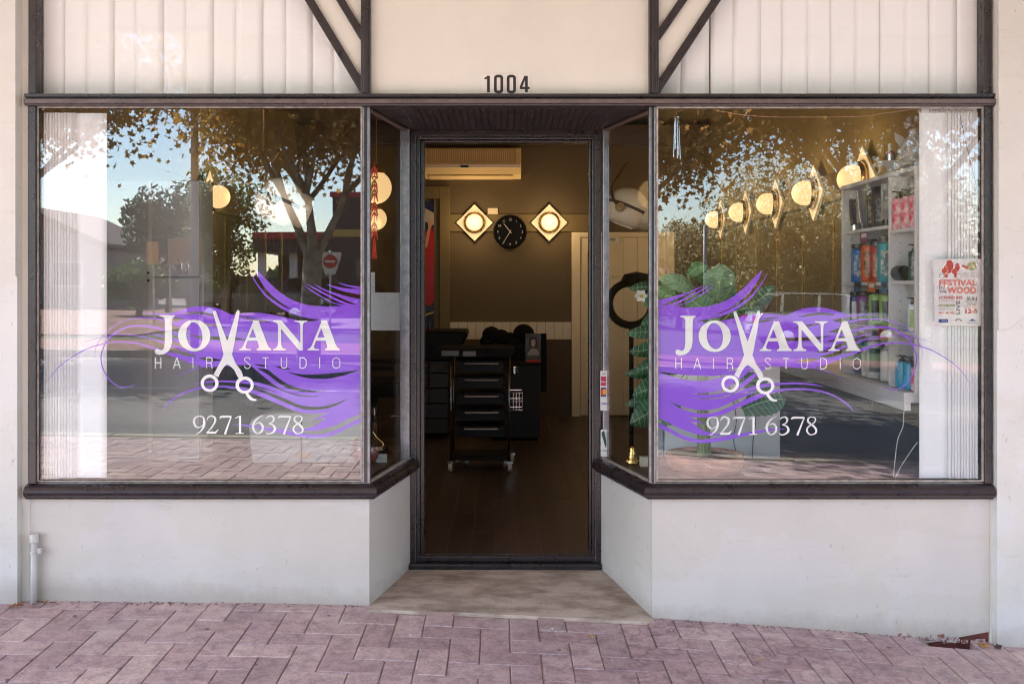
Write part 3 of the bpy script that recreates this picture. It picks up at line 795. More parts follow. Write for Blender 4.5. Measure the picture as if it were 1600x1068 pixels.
# back door (cream) with its sign
bd = thing('staff_door', 'cream boarded staff door in the back wall with a small white sign', 'door', P(955, 645, BW))
z1 = P(0, 363, BW).z
xd0, xd1 = P(893, 0, BW).x, P(1040, 0, BW).x
MB().box(xd0, xd0+.085, BW-.05, BW-.001, FL, z1).box(xd0+.085, xd1, BW-.0495, BW-.001, z1-.05, z1).box(xd1, xd1+.08, BW-.05, BW-.001, FL, z1).build('door_frame', CREAMI, bd, bevel=.004)
nbd = 6
for k in range(nbd):
    a = xd0+.088 + (xd1-xd0-.091)*k/nbd
    MB().box(a+.001, a+(xd1-xd0-.091)/nbd-.001, BW-.035, BW-.001, FL+.01, z1-.053).build('door_board', CREAMI, bd, bevel=.003)
MB().box(xd0+.16, xd1-.16, BW-.042, BW-.0352, 1.5, 1.52).box(xd0+.12, xd0+.15, BW-.042, BW-.0352, .3, z1-.2).build('door_ledge', CREAMI, bd)
sg = MB().box(P(925, 0, BW).x, P(966, 0, BW).x, BW-.0445, BW-.0425, P(0, 379, BW).z, P(0, 369, BW).z).build('sign_plate', PAPER, bd)
text('sign_text', 'Staff Only', P(926.5, 0, BW).x, P(0, 376.5, BW).z, BW-.0452, .056, BLACKP, sg, offset=.0006)

# clock
ck = thing('wall_clock', 'round black wall clock with silver hands between the two diamond lamps', 'clock', P(797, 362, BW-.03))
cc = P(797, 362, BW-.03)
MB().lathe([(.0, .028), (.165, .028), (.168, .0), (.160, -.022), (.150, -.024), (.148, -.006), (0, -.006)], (cc.x, cc.y, cc.z), 'y', 40).build('clock_case', BLACKPL, ck, smooth=False, auto=30)
yk = cc.y-.0075
SIL = mat('silver_print', (.45, .45, .42), .4)
for h in range(12):
    a = math.radians(90-30*(h if h else 12))
    s_ = str(h if h else 12)
    text('numeral', s_, cc.x+.122*math.cos(a), cc.z+.122*math.sin(a)-.012, yk, .033, SIL, ck, align='CENTER')
def hand(ang, l, wd, nm, dy):
    a = math.radians(ang); d = Vector((math.sin(a), 0, math.cos(a))); n_ = Vector((d.z, 0, -d.x))*wd/2
    c0 = Vector((cc.x, yk-dy, cc.z))
    mkobj(nm, [c0-d*.02+n_, c0+d*l+n_*.5, c0+d*l-n_*.5, c0-d*.02-n_], [(0, 1, 2, 3)], mat(nm, (.6, .58, .52), .3), ck)
hand(-38, .105, .007, 'hour_hand', .002); hand(212, .145, .005, 'minute_hand', .004)
MB().lathe([(.0, -.012), (.006, -.012), (.006, 0)], (cc.x, yk, cc.z), 'y', 10).build('clock_hub', SIL, ck)

# air conditioner
ac = thing('air_conditioner', 'yellowed cream split air conditioner high on the back wall', 'air conditioner', P(740, 252, BW-.1))
xa, xb = P(663, 0, BW-.12).x, P(814, 0, BW-.12).x
zt, zm, zb = P(0, 230, BW-.2).z, P(0, 256, BW-.2).z, P(0, 277, BW-.2).z
prof = [(BW-.0005, zb-.0), (BW-.10, zb-.005), (BW-.16, zb+.03), (BW-.19, zm-.04), (BW-.20, zm), (BW-.185, zt-.01), (BW-.17, zt), (BW-.0005, zt)]
MB().prism(prof, 'x', xa, xb).build('case', CREAMPL, ac, bevel=.006)
MB().box(xa+.04, xb-.05, BW-.204, BW-.186, zm+.012, zt-.012).build('grille_panel', mat('grille_tan', (.55, .36, .17), .5), ac, bevel=.003)
gs = MB()
for k in range(40): gs.box(xa+.05+k*(xb-xa-.11)/40, xa+.05+k*(xb-xa-.11)/40+.006, BW-.2065, BW-.204, zm+.02, zt-.02)
gs.build('grille_slats', CREAMPL, ac)['kind'] = 'stuff'
MB().prism([(BW-.2065, zm-.002), (BW-.212, zm-.006), (BW-.206, zm-.035), (BW-.19, zm-.040)], 'x', xa+.01, xb-.01).build('front_ridge', mat('ridge_pinkish_plastic', (.58, .44, .32), .25), ac)
MB().box(xa+.36, xa+.44, BW-.214, BW-.2, zm-.036, zm-.018).build('display_window', BLACKPL, ac, bevel=.004)
MB().box(xa+.34, xa+.46, BW-.2105, BW-.2, zm-.042, zm-.012).build('display_bezel', PAPER, ac, bevel=.004)
MB().prism([(BW-.1, zb-.012), (BW-.165, zb+.018), (BW-.162, zb+.024), (BW-.095, zb-.002)], 'x', xa+.05, xb-.08).build('louvre', CREAMPL, ac)

# lamps: diamond plate, brass ring, opal globe.  d = direction the lamp faces
def wall_lamp(c, d, label, group, glo=GLOBE, s=1.0, flatg=1.0):
    t = thing('wall_lamp', label, 'lamp', c, group)
    d = Vector(d).normalized()
    M = d.to_track_quat('Z', 'Y').to_matrix().to_4x4()      # local z faces the room
    h = .183*s
    up = M.inverted().to_3x3() @ Vector((0, 0, 1))
    ang = math.atan2(up.y, up.x)
    M2 = Matrix.Translation(c) @ M @ Matrix.Rotation(ang, 4, 'Z')
    mb = MB(); mb.prism([(h, 0), (0, h), (-h, 0), (0, -h)], 'z', 0, .018, M2)
    mb.build('back_plate', mat('ivory_plate', (.86, .76, .58), .4), t, bevel=.002)
    mb = MB(); mb.lathe([(.060*s, .018), (.096*s, .018), (.100*s, .03), (.098*s, .048), (.088*s, .056), (.082*s, .052), (.078*s, .03), (.05*s, .022)], (0, 0, 0), 'z', 28)
    mb.v = [tuple(M2 @ Vector(v)) for v in mb.v]
    mb.build('brass_ring', GOLD, t, auto=50)
    mb = MB()
    r = .079*s
    pr = [(0, .02)] + [(r*math.cos(a), .075*s*flatg + r*math.sin(a)*flatg) for a in [math.radians(q) for q in range(-50, 90, 10)]] + [(0, .075*s*flatg + r*flatg)]
    mb.lathe(pr, (0, 0, 0), 'z', 24)
    mb.v = [tuple(M2 @ Vector(v)) for v in mb.v]
    mb.build('globe', glo, t, auto=60)
    globe_light(M2 @ Vector((0, 0, .075*s*flatg + r*flatg + .08)), 1.05)
    return t
gd = 'diamond wall lamps with lit globes'
wall_lamp(P(741.5, 348, BW-.03), (0, -1, 0), 'lit diamond lamp on the back wall, left of the clock', gd, GLOBEF)
wall_lamp(P(858, 348, BW-.03), (0, -1, 0), 'lit diamond lamp on the back wall, right of the clock', gd, GLOBEF)
ipart('wall_board', MB().box(RW-.032, RW-.0005, .3, BW-.03, 1.945, 2.115), OLIVEB, bevel=.003)
ipart('wall_board', MB().box(LW+.0005, LW+.032, .9, BW-.03, 1.945, 2.115), OLIVEB, bevel=.003)
ord_ = ['largest, directly left of the product shelf', 'second from the product shelf', 'third, middle of the row', 'fourth from the product shelf', 'smallest and farthest of the row']
for k, px in enumerate((1315, 1243, 1187, 1143, 1106)):
    xb_ = 1.885
    Zd = F*xb_/(px-PX0)
    wall_lamp(Vector((RW-.034, Zd-DIST, 2.02+.0)), (-1, 0, 0), 'lit diamond lamp on the right wall, ' + ord_[k], gd)
ll = [(362, 'lit globe lamp on the left wall seen in the left window beside the hood dryer')]
for px, lb in ll:
    Zd = F*1.85/(PX0-px)
    wall_lamp(Vector((LW+.034, Zd-DIST, 2.03)), (1, 0, 0), lb, gd)
for (px, py, y, s, lb) in ((588, 293, 1.75, 1.15, 'larger upper globe standing in for a lamp mirrored in the left side pane behind the chilli string'), (588, 342, 3.4, 1.0, 'smaller lower globe standing in for a lamp mirrored in the left side pane')):
    c = P(px, py, y)  # hung globes added where the pane only mirrors the right wall lamps
    t = thing('mirrored_lamp_globe', lb, 'lamp', c, 'globes standing in for lamps mirrored in the left side pane')
    MB().lathe([(0, -.09*s)] + [(.082*s*math.cos(math.radians(q)), .086*s*math.sin(math.radians(q))) for q in range(-80, 81, 10)] + [(0, .09*s)], c, 'z', 24).build('globe', GLOBE, t, auto=60)
    MB().lathe([(.0, .075*s), (.05*s, .075*s), (.045*s, .10*s), (.012, .12*s), (.0, .12*s)], c, 'z', 18).build('brass_cap', GOLD, t, auto=40)
    MB().tube([(c.x, c.y, c.z+.1*s), (c.x, c.y, CEI)], .003, 5).build('cord', GOLD, t)
    globe_light((c.x, c.y, c.z-.14*s), .7)  # added lamp below the stand-in globe, no real source hangs here
# mirror panels with brass edges along both side walls
MIRR = mat('smoked_mirror_right', (.16, .125, .065), .28, metal=.35, var=.1, scale=3)
for side, xs in ((1, RW), (-1, LW)):
    ys = [1.15, 1.75, 2.35, 2.95, 3.55, 4.15, 4.75, 5.3] if side > 0 else [1.7, 2.3, 2.9, 3.5, 4.1, 4.7, 5.3]
    for a, c in zip(ys[:-1], ys[1:]):
        x0, x1 = sorted((xs-side*.0005, xs-side*.012))
        ipart('mirror_panel', MB().box(x0, x1, a+.012, c-.012, .75, 1.93), MIRR)
        x0, x1 = sorted((xs-side*.0005, xs-side*.02))
        ipart('brass_strip', MB().box(x0, x1, a-.008, a+.008, .75, 1.93), GOLD)

LOW_SHADE = mat('low_wall_shade', (.035, .032, .034), .6)  # dark panels added for the shade and dark mirrored road low in the windows
for x0, x1 in ((RW-.012, RW-.0006), (LW+.0006, LW+.012)):
    ipart('low_shade_panel', MB().box(x0, x1, .12, 5.3, FL, .735), LOW_SHADE)
# hood dryers
def hood_dryer(c, label, arm_dx, floor_z, s=1.0, turn=0.0):
    t = thing('hood_dryer', label, 'hair dryer', (c[0], c[1], floor_z), 'ivory hood dryers')
    M = Matrix.Rotation(turn, 4, 'Z') @ Matrix.Rotation(math.radians(22), 4, 'Y')
    def L_(mb): mb.v = [tuple((M @ (Vector(v)*s)) + Vector(c)) for v in mb.v]; return mb
    pr = [(0, .17)] + [(.172*math.cos(math.radians(q)), .165*math.sin(math.radians(q))) for q in range(80, -1, -10)] + [(.168, -.05), (.150, -.10), (.118, -.135), (.10, -.14), (.09, -.12), (.12, -.05), (0, .10)]
    L_(MB().lathe(pr, (0, 0, 0), 'z', 32)).build('hood', IVORY, t, auto=40)
    L_(MB().lathe([(.0, .10), (.105, .10), (.118, .08), (.122, .02), (.118, .0), (0, .0)], (.115, 0, .0), 'x', 28)).build('visor_cap', mat('hood_cap', (.66, .55, .38), .15), t, auto=40)
    L_(MB().lathe([(.1735, -.012), (.1765, -.008), (.1765, .008), (.1735, .012)], (0, 0, 0), 'z', 32)).build('seam_ring', BROWNI, t)
    L_(MB().tube(catmull([(-.09, -.17, -.03), (-.15, -.12, .02), (-.175, -.02, .12), (-.15, .04, .24), (-.13, .05, .34)], 5), .011, 8)).build('arm', mat('bronze_arm', (.24, .13, .06), .3, metal=.8), t, smooth=True)
    L_(MB().lathe([(0, -.03), (.035, -.03), (.038, -.01), (.03, .01), (0, .01)], (-.07, -.165, -.035), 'y', 16)).build('hinge_knob', mat('bronze_knob', (.28, .16, .07), .3, metal=.6), t, auto=40)
    MB().tube([(c[0]-.13*s, c[1]+.05, c[2]+.33*s), (c[0]-.13*s, c[1]+.05, CEI)], .007, 8).build('ceiling_rod', mat('bronze_rod', (.20, .12, .06), .35, metal=.7), t, smooth=True)
    return t
hood_dryer(tuple(P(980, 325, 1.6)), 'ivory hood dryer parked high behind the right side pane', -.02, FL, .75)
hood_dryer(tuple(P(437, 315, .50)), 'ivory hood dryer seen through the left window among the tree reflections', .03, FL, .69, turn=.35)
# black open-ring hair processor
c = P(985, 475, 2.6)
t = thing('hair_processor', 'black ring-shaped hair processor on a stand behind the right side pane', 'hair processor', (c.x, c.y, FL))
mb = MB()
n1, n2 = 28, 8
for i in range(n1):
    for j in range(n2):
        a, b_ = 2*math.pi*i/n1, 2*math.pi*j/n2
        rr = .15 + .028*math.cos(b_)
        mb.v.append((c.x+rr*math.cos(a), c.y+.05*math.sin(b_)+.04*math.sin(a), c.z+rr*math.sin(a)*.98))
for i in range(n1):
    for j in range(n2):
        mb.f.append((i*n2+j, i*n2+(j+1) % n2, ((i+1) % n1)*n2+(j+1) % n2, ((i+1) % n1)*n2+j)); mb.m.append(0)
mb.build('ring', BLACKPL, t, auto=60)
MB().lathe([(0, .0), (.10, .0), (.115, .03), (.09, .08), (0, .10)], (c.x+.05, c.y+.05, c.z+.13), 'z', 20).build('motor_cap', BLACKPL, t, auto=40)
MB().tube([(c.x+.02, c.y+.1, c.z-.13), (c.x+.02, c.y+.1, FL+.05)], .016, 8).build('stand_pole', BLACKPL, t)
for a in (0, 1.26, 2.51, 3.77, 5.03):
    MB().tube([(c.x+.02, c.y+.1, FL+.07), (c.x+.02+.22*math.cos(a), c.y+.1+.22*math.sin(a), FL+.035)], .012, 6).build('foot', BLACKPL, t)
# trolley
tc = P(751, 0, 2.78)
tx, ty = tc.x, 2.78
t = thing('salon_trolley', 'black salon trolley with five drawers on castors inside the doorway', 'trolley', (tx, ty, FL))
z0, z1 = FL+.10, P(0, 548, 2.78).z
wt, dt = .205, .17
for sx_ in (-1, 1):
    for sy in (-1, 1):
        MB().tube([(tx+sx_*wt, ty+sy*dt, z0-.03), (tx+sx_*wt, ty+sy*dt, z1)], .0085, 8).build('post', mat('dark_chrome_tube', (.25, .25, .26), .18, metal=1.0), t, smooth=True)
for k in range(5):
    zt = P(0, 561+25.5*k, 2.61).z
    MB().box(tx-.165, tx+.165, ty-.17, ty+.16, zt-.088, zt-.012).box(tx-.18, tx+.18, ty-.16, ty+.16, zt-.012, zt-.006).build('drawer', BLACKPL, t, bevel=.008)
    mb = MB().prism([(ty-.170, zt-.018), (ty-.188, zt-.022), (ty-.192, zt-.034), (ty-.182, zt-.040), (ty-.170, zt-.036)], 'x', tx-.11, tx+.13)
    mb.build('drawer_handle', mat('handle_gloss', (.16, .15, .15), .25, metal=.8), t, bevel=.002)
MB().prism([(tx-.30, z1+.02), (tx-.30, z1+.032), (tx+.23, z1+.032), (tx+.25, z1+.012), (tx+.21, z1-.03), (tx-.19, z1-.03)], 'y', ty-.19, ty+.19).build('top_tray', BLACKM, t, bevel=.006)
MB().box(tx-.27, tx-.15, ty-.196, ty-.19, z1-.02, z1+.015).box(tx-.12, tx-.03, ty-.196, ty-.19, z1-.022, z1+.012).build('tray_clip', mat('clip_grey', (.12, .12, .12), .3), t)
MB().box(tx-.2, tx+.2, ty-.17, ty+.17, z0-.02, z0).build('bottom_shelf', BLACKPL, t, bevel=.004)
WIRE = CHROME
mb = MB()
bx0, bx1, bz0, bz1 = tx+.212, tx+.30, P(0, 640, 2.7).z, P(0, 613, 2.7).z
for zz in (bz0, (bz0+bz1)/2, bz1): mb.tube([(bx0, ty-.1, zz), (bx1, ty-.1, zz), (bx1, ty+.08, zz), (bx0, ty+.08, zz), (bx0, ty-.1, zz)], .003, 5)
for q in range(5):
    mb.tube([(bx0+(bx1-bx0)*q/4, ty-.1, bz0), (bx0+(bx1-bx0)*q/4, ty-.1, bz1)], .002, 4)
    mb.tube([(bx1, ty-.1+.045*q, bz0), (bx1, ty-.1+.045*q, bz1)], .002, 4)
mb.build('wire_basket', WIRE, t)
mb = MB()
for q in range(3):
    mb.lathe([(.0, 0), (.022, 0), (.026, .012), (.022, .024), (0, .024)], (tx+.245, ty-.06, P(0, 585, 2.7).z+q*.018), 'z', 14)
mb.build('holder_rings', CHROME, t, auto=40)
for (ax, ay) in ((-.21, -.18), (.21, -.18), (-.17, .16), (.23, .16), (-.10, .05), (.18, 0)):
    wb = MB().lathe([(0, -.014), (.026, -.014), (.032, -.008), (.032, .008), (.026, .014), (0, .014)], (tx+ax, ty+ay, FL+.033), 'x', 16).build('castor_wheel', mat('castor_grey', (.55, .52, .5), .25), t, auto=40)
    MB().tube([(tx+ax, ty+ay, FL+.04), (tx+ax*.98, ty+ay*.98, z0-.015)], .010, 8).box(tx+ax-.02, tx+ax+.02, ty+ay-.012, ty+ay+.012, FL+.058, FL+.075).build('fork', CHROME, wb)
# counter with card, bags and basin
cx0, cx1 = P(798, 0, 3.9).x, P(843, 0, 3.9).x
t = thing('black_cabinet', 'small charcoal cabinet standing behind the trolley', 'cabinet', ((cx0+cx1)/2, 3.9, FL))
z1 = P(0, 567, 3.9).z
MB().box(cx0-.18, cx1, 3.9, 4.3, FL+.03, z1-.02).build('carcass', CHARC, t, bevel=.003)
MB().box(cx0-.2, cx1+.012, 3.88, 4.32, z1-.0195, z1).build('top', BLACKPL, t, bevel=.004)
MB().box(cx0-.16, cx1-.02, 3.93, 4.28, FL, FL+.0295).build('plinth', BLACKM, t)
ct = thing('promo_card', 'dark promotional card with a portrait standing on the charcoal cabinet', 'card', (P(834, 0, 3.95).x, 3.95, z1))
q0, q1 = P(821, 0, 3.95), P(845, 0, 3.95); zt = P(0, 521, 3.95).z
MB().box(q0.x, q1.x, 3.95, 3.965, z1+.001, zt).build('board', mat('card_grey', (.12, .11, .11), .4, col2=(.03, .03, .03), scale=12), ct)
MB().box(q1.x+.002, q1.x+.05, 3.97, 3.985, z1-.25, zt).build('stand', BLACKM, ct)
flat('portrait_hair', [catmull([(828, 545), (826, 535), (828, 528), (833, 526), (838, 528), (840, 536), (838, 545), (833, 548), (828, 545)], 3)], mat('print_hair', (.03, .02, .015), .4), ct, 3.9485)
flat('portrait_face', [catmull([(831, 541), (829.5, 535), (832, 530), (836, 531), (836.5, 537), (834, 542), (831, 541)], 3)], mat('print_face', (.45, .33, .27), .4), ct, 3.948)
flat('portrait_shoulders', [[(824, 552), (830, 544), (838, 544), (842, 550), (842, 555), (824, 555)]], mat('print_shirt', (.35, .33, .32), .4), ct, 3.9475)
flat('red_strip', [[(823, 562), (844, 562), (844, 565.5), (823, 565.5)]], RED, ct, 3.947)
t = thing('dark_bags', 'black rounded bags heaped behind the trolley against the cream wainscot', 'bags', (P(795, 0, 4.4).x, 4.4, 1.0))
for k, (px, py, r) in enumerate(((768, 523, .085), (783, 526, .075), (797, 530, .07), (818, 521, .095), (762, 533, .07), (806, 536, .08))):
    cc_ = P(px, py, 4.4)
    mb = MB().lathe([(0, -r*1.3)] + [(r*math.cos(math.radians(a)), r*.9*math.sin(math.radians(a))) for a in range(-60, 81, 20)] + [(0, r*.92)], cc_, 'z', 14, ell=.8)
    mb.build('bag', BLACKM, t, smooth=True)
MB().box(P(755, 0, 4.4).x, P(822, 0, 4.4).x, 4.3, 4.62, FL, P(0, 538, 4.4).z).build('bag_shelf', BLACKM, t, bevel=.02)
sb = P(690, 0, 4.2)
t = thing('wash_unit', 'black wash unit with deep basin at the left of the doorway', 'basin', (sb.x, 4.2, FL))
zt = P(0, 515, 4.2).z
x0, x1 = P(628, 0, 4.2).x, P(730, 0, 4.2).x
mb = MB().prism([(x0, zt-.26), (x0, zt-.02), (x0+.03, zt), (x1, zt), (x1+.01, zt-.04), (x1-.06, zt-.17), (x1-.12, zt-.26)], 'y', 4.0, 4.5)
mb.build('basin', BLACKPL, t, bevel=.02)
for k in range(6):
    za = FL+.04 + k*.13
    MB().box(x0, x1-.16, 4.05, 4.45, za, za+.122).build('front_panel', mat('unit_front', (.028, .028, .032), .3), t, bevel=.004)
for k in range(2):
    MB().tube([(x0, 4.03, FL+.62+.17*k), (x1-.2, 4.03, FL+.62+.17*k)], .006, 6).build('rail', mat('bronze_rail', (.30, .2, .1), .3, metal=.8), t)
MB().tube([(x1-.32, 4.02, FL+.3), (x1-.32, 4.02, FL+.98)], .008, 6).build('hose', CHROME, t)
# low dark chairs seen in the gloom behind both windows
def salon_chair(x, y, rz, label):
    t = thing('salon_chair', label, 'chair', (x, y, FL), 'black salon chairs')
    M = Matrix.Translation((x, y, FL)) @ Matrix.Rotation(rz, 4, 'Z')
    MB().box(-.27, .27, -.26, .26, .42, .54, M).build('seat', BLACKPL, t, bevel=.03)
    MB().box(-.26, .26, .22, .32, .50, .98, M).build('backrest', BLACKPL, t, bevel=.03)
    for s_ in (-1, 1): MB().box(s_*.30-.03, s_*.30+.03, -.22, .22, .64, .68, M).build('armrest', BLACKPL, t, bevel=.012)
    MB().tube([M @ Vector((0, 0, .05)), M @ Vector((0, 0, .43))], .035, 10).build('column', CHROME, t, smooth=True)
    m_ = MB().lathe([(0, 0), (.28, 0), (.27, .03), (.05, .05), (0, .05)], (x, y, FL), 'z', 22); m_.build('base', CHROME, t, auto=40)
salon_chair(-1.35, 2.3, 1.4, 'black salon chair in the gloom behind the left window')
salon_chair(-1.05, 3.7, 1.5, 'black salon chair seen low through the left side pane')
salon_chair(1.35, 2.6, -1.4, 'black salon chair in the gloom behind the right window')
# ------------------------------------------------------------------ window blinds
def blind(name, label, slats, grp, z0, z1):
    t = thing(name, label, 'blind', (slats[0][0], slats[0][1], z0), grp)
    for (x, y, wd, ang, m) in slats:
        M = Matrix.Translation((x, y, 0)) @ Matrix.Rotation(ang, 4, 'Z')
        n = 5; mb = MB()
        pr = [(-wd/2+wd*i/(n-1), .0008*math.cos((i/(n-1)-.5)*math.pi)) for i in range(n)]
        vs = [M @ Vector((a, -b_, z)) for z in (z0, z1) for a, b_ in pr] + [M @ Vector((a, -b_+.0008, z)) for z in (z0, z1) for a, b_ in pr]
        fs = [(i, i+1, n+i+1, n+i) for i in range(n-1)] + [(2*n+i+1, 2*n+i, 3*n+i, 3*n+i+1) for i in range(n-1)]
        fs += [(0, n, 3*n, 2*n), (n-1, 3*n-1, 4*n-1, 2*n-1)]
        mb.add(vs, fs)
        mb.build('blind_slat', m, t, smooth=True)
    return t
pit = .1075
s_ = []
x = -1.965
k = 0
while x < -.50:
    s_.append((x, .052+.0015*(k % 2), .122, math.radians(-.8 + R.uniform(-.4, .4)), BLIND)); x += pit + R.uniform(-.003, .003); k += 1
tb = blind('transom_blind', 'closed white vertical blind behind the upper left window', s_, 'vertical blinds behind the upper windows', 2.23, 2.98)
s_ = []
x = .62
k = 0
while x < 2.06:
    a = math.radians(.8 + R.uniform(-.4, .4))
    if k == 3: s_.append((x+.006, .052, .112, math.radians(2), BLIND))
    else: s_.append((x, .052+.0015*(k % 2), .122, a, BLIND))
    x += (pit if k != 2 else .117) + R.uniform(-.003, .003); k += 1
blind('transom_blind', 'closed white vertical blind behind the upper right window with one narrow gap', s_, 'vertical blinds behind the upper windows', 2.23, 2.98)
s_ = [(FX(143.5)*1.012, .05, .127, 0.02, BLIND)]
for k in range(13): s_.append((FX(66+4.6*k)*1.012, .052+.002*(k % 3), .045, math.radians(52+R.uniform(-5, 5)), BLIND if k % 3 else BLINDL))
blind('window_blind', 'white vertical blind stacked at the left end of the left window', s_, 'vertical blinds bunched at the window ends', .60, 2.182)
s_ = [(FX(1457)*1.012, .040, .122, 0.0, BLIND)]
for k in range(12): s_.append((FX(1480+4.6*k)*1.010, .045+.002*(k % 3), .04, math.radians(126+R.uniform(-5, 5)), BLIND if k % 3 else BLINDL))
blind('window_blind', 'white vertical blind stacked at the right end of the right window', s_, 'vertical blinds bunched at the window ends', .60, 2.182)
t = thing('blind_headrail', 'thin white blind rail along the top of the right window', 'blind rail', (1.9, .06, 2.19))
MB().box(FX(1445), FX(1532), .03, .07, 2.184, 2.198).build('rail', BLIND, t)
for k in range(14): MB().lathe([(.0, 0), (.005, 0), (.005, .008), (0, .008)], (FX(1458+5*k), .028, 2.182), 'z', 8).build('carrier', PVC, t)

# ------------------------------------------------------------------ left window display
t = thing('grey_cabinet', 'tall pale grey cabinet standing behind the left window', 'cabinet', (-1.7, .62, .578))
yb = .52
xa, xm, xc = P(150, 0, yb).x, P(236.5, 0, yb).x, P(313, 0, yb).x
ztop, zs, zbt = P(0, 282, yb).z, P(0, 433, yb).z, .5785
MB().box(xa, xc, yb+.004, yb+.20, zbt, ztop).build('carcass', GREYB, t, bevel=.002)
MB().box(xa+.002, xm-.003, yb-.014, yb+.003, zbt+.003, ztop-.003).build('door', GREYB, t, bevel=.0015)
MB().box(xm+.003, xc-.002, yb-.014, yb+.003, zs+.003, ztop-.003).build('door', GREYB, t, bevel=.0015)
d_ = MB().box(xm+.003, xc-.002, yb-.014, yb+.003, zbt+.003, zs-.003).build('door', GREYB, t, bevel=.0015)
MB().box(xm-.008, xm+.010, yb-.0165, yb-.0142, zbt, ztop).build('edge_strip', mat('cabinet_edge_strip', (.48, .45, .40), .5), t)
for py in (426, 438): MB().lathe([(0, -.006), (.006, -.006), (.006, 0), (0, 0)], P(232, py, yb-.0145), 'y', 10).build('screw_cap', BLACKM, t)
gp_ = P(283, 415, .30)
t = thing('wire_ornament', 'pair of thin silver wire hooks hanging in the left window', 'ornament', gp_)
for dx in (-.012, .018):
    MB().tube(catmull([(gp_.x+dx-.006, gp_.y, gp_.z+.03), (gp_.x+dx+.012, gp_.y, gp_.z+.015), (gp_.x+dx+.014, gp_.y, gp_.z-.02), (gp_.x+dx, gp_.y, gp_.z-.035)], 4), .0015, 5).build('hook', CHROME, t)
t = thing('pale_display_unit', 'low pale grey unit with a rounded shoulder at the right of the left window', 'display unit', P(470, 750, .62))
yb = .5
xa, xc = P(388, 0, yb).x, -.66
pp = [(xa+.02, .5785), (xa, P(0, 665, yb).z), (xa+.015, P(0, 655, yb).z), (xa+.06, P(0, 648, yb).z), (xa+.13, P(0, 645, yb).z), (xc, P(0, 640, yb).z), (xc, .5785)]
MB().prism(pp, 'y', yb, yb+.1).build('body', mat('pale_unit_grey', (.40, .39, .375), .45), t, bevel=.006)
MB().tube(catmull([(P(472, 0, yb).x, yb-.006, P(0, 650, yb).z), (P(471, 0, yb).x, yb-.006, P(0, 690, yb).z), (P(473, 0, yb).x, yb-.006, P(0, 745, yb).z)], 4), .0022, 5).build('cord', BLACKM, t)
boxo('tag', P(466, 0, yb).x, P(484, 0, yb).x, yb-.004, yb-.001, P(0, 714, yb).z, P(0, 708, yb).z, mat('tan_tag', (.55, .38, .2), .5), t)
c = P(571, 717, .46)
t = thing('glass_vase', 'round glass vase holding something red in the corner of the left window', 'vase', (c.x, c.y, .578))
MB().lathe([(0, .0), (.03, .0), (.062, .03), (.070, .065), (.062, .105), (.045, .125), (.043, .125), (.059, .104), (.067, .065), (.059, .032), (0, .006)], (c.x, c.y, .579), 'z', 28).build('bowl', glass_mat('vase_glass', 1.5, (.93, .88, .88)), t, auto=60)
MB().lathe([(0, .007), (.035, .01), (.056, .035), (.060, .06), (.03, .078), (0, .082)], (c.x, c.y, .579), 'z', 20).build('red_filling', mat('red_beads', (.42, .03, .06), .25, col2=(.5, .3, .32), scale=22, coat=.6), t, auto=60)
c = P(598, 716, .5)
t = thing('small_card', 'small pale card leaning beside the glass vase', 'card', (c.x, c.y, .578)); boxo('card', c.x-.03, c.x+.02, c.y, c.y+.004, .579, .62, PAPER, t)
c = P(607, 705, .6)
t = thing('gold_ornament', 'curled gold wire ornament low in the left side pane', 'ornament', (c.x-.05, c.y, .578))
c = Vector((c.x-.05, .55, .62))
MB().tube(catmull([(c.x-.02, c.y, .58), (c.x+.01, c.y, .62), (c.x+.03, c.y, .66), (c.x+.0, c.y, .69), (c.x-.02, c.y, .72)], 5), .003, 6).build('wire', GOLD, t)
MB().lathe([(0, 0), (.03, 0), (.025, .01), (0, .012)], (c.x-.02, c.y, .578), 'z', 12).build('foot', GOLD, t)
# paper sheets in the left side pane
def on_splay(side, px, py, inset):
    """point just inside the splayed side pane seen at px, py"""
    a, b_ = (Vector((-.570, .027)), Vector((-.474, .544))) if side < 0 else (Vector((.643, .027)), Vector((.503, .544)))
    d = b_-a
    # solve X = (px-785)/F*(D+y) along the pane line
    t_ = ((px-PX0)/F*(DIST+a.y) - a.x)/(d.x - (px-PX0)/F*d.y)
    q = a + d*t_
    n_ = Vector((-d.y, d.x)).normalized()
    if side > 0: n_ = -n_
    q = q + n_*inset
    return Vector((q.x, q.y, EYE-(py-PY0)*(DIST+q.y)/F))
def splay_quad(name, side, x0, x1, y0, y1, inset, m, parent):
    vs = [on_splay(side, x0, y1, inset), on_splay(side, x1, y1, inset), on_splay(side, x1, y0, inset), on_splay(side, x0, y0, inset)]
    vs[3] = Vector((vs[0].x, vs[0].y, vs[3].z)); vs[2] = Vector((vs[1].x, vs[1].y, vs[2].z))
    return mkobj(name, vs, [(0, 1, 2, 3)], m, parent)
t = thing('window_notice', 'two pale paper sheets facing inward on the left side pane', 'notice', on_splay(-1, 605, 486, .008))
splay_quad('large_sheet', -1, 578, 627, 457, 516, .008, PAPERG, t)
splay_quad('small_sheet', -1, 577.5, 590, 425, 466, .012, PAPERG, t)
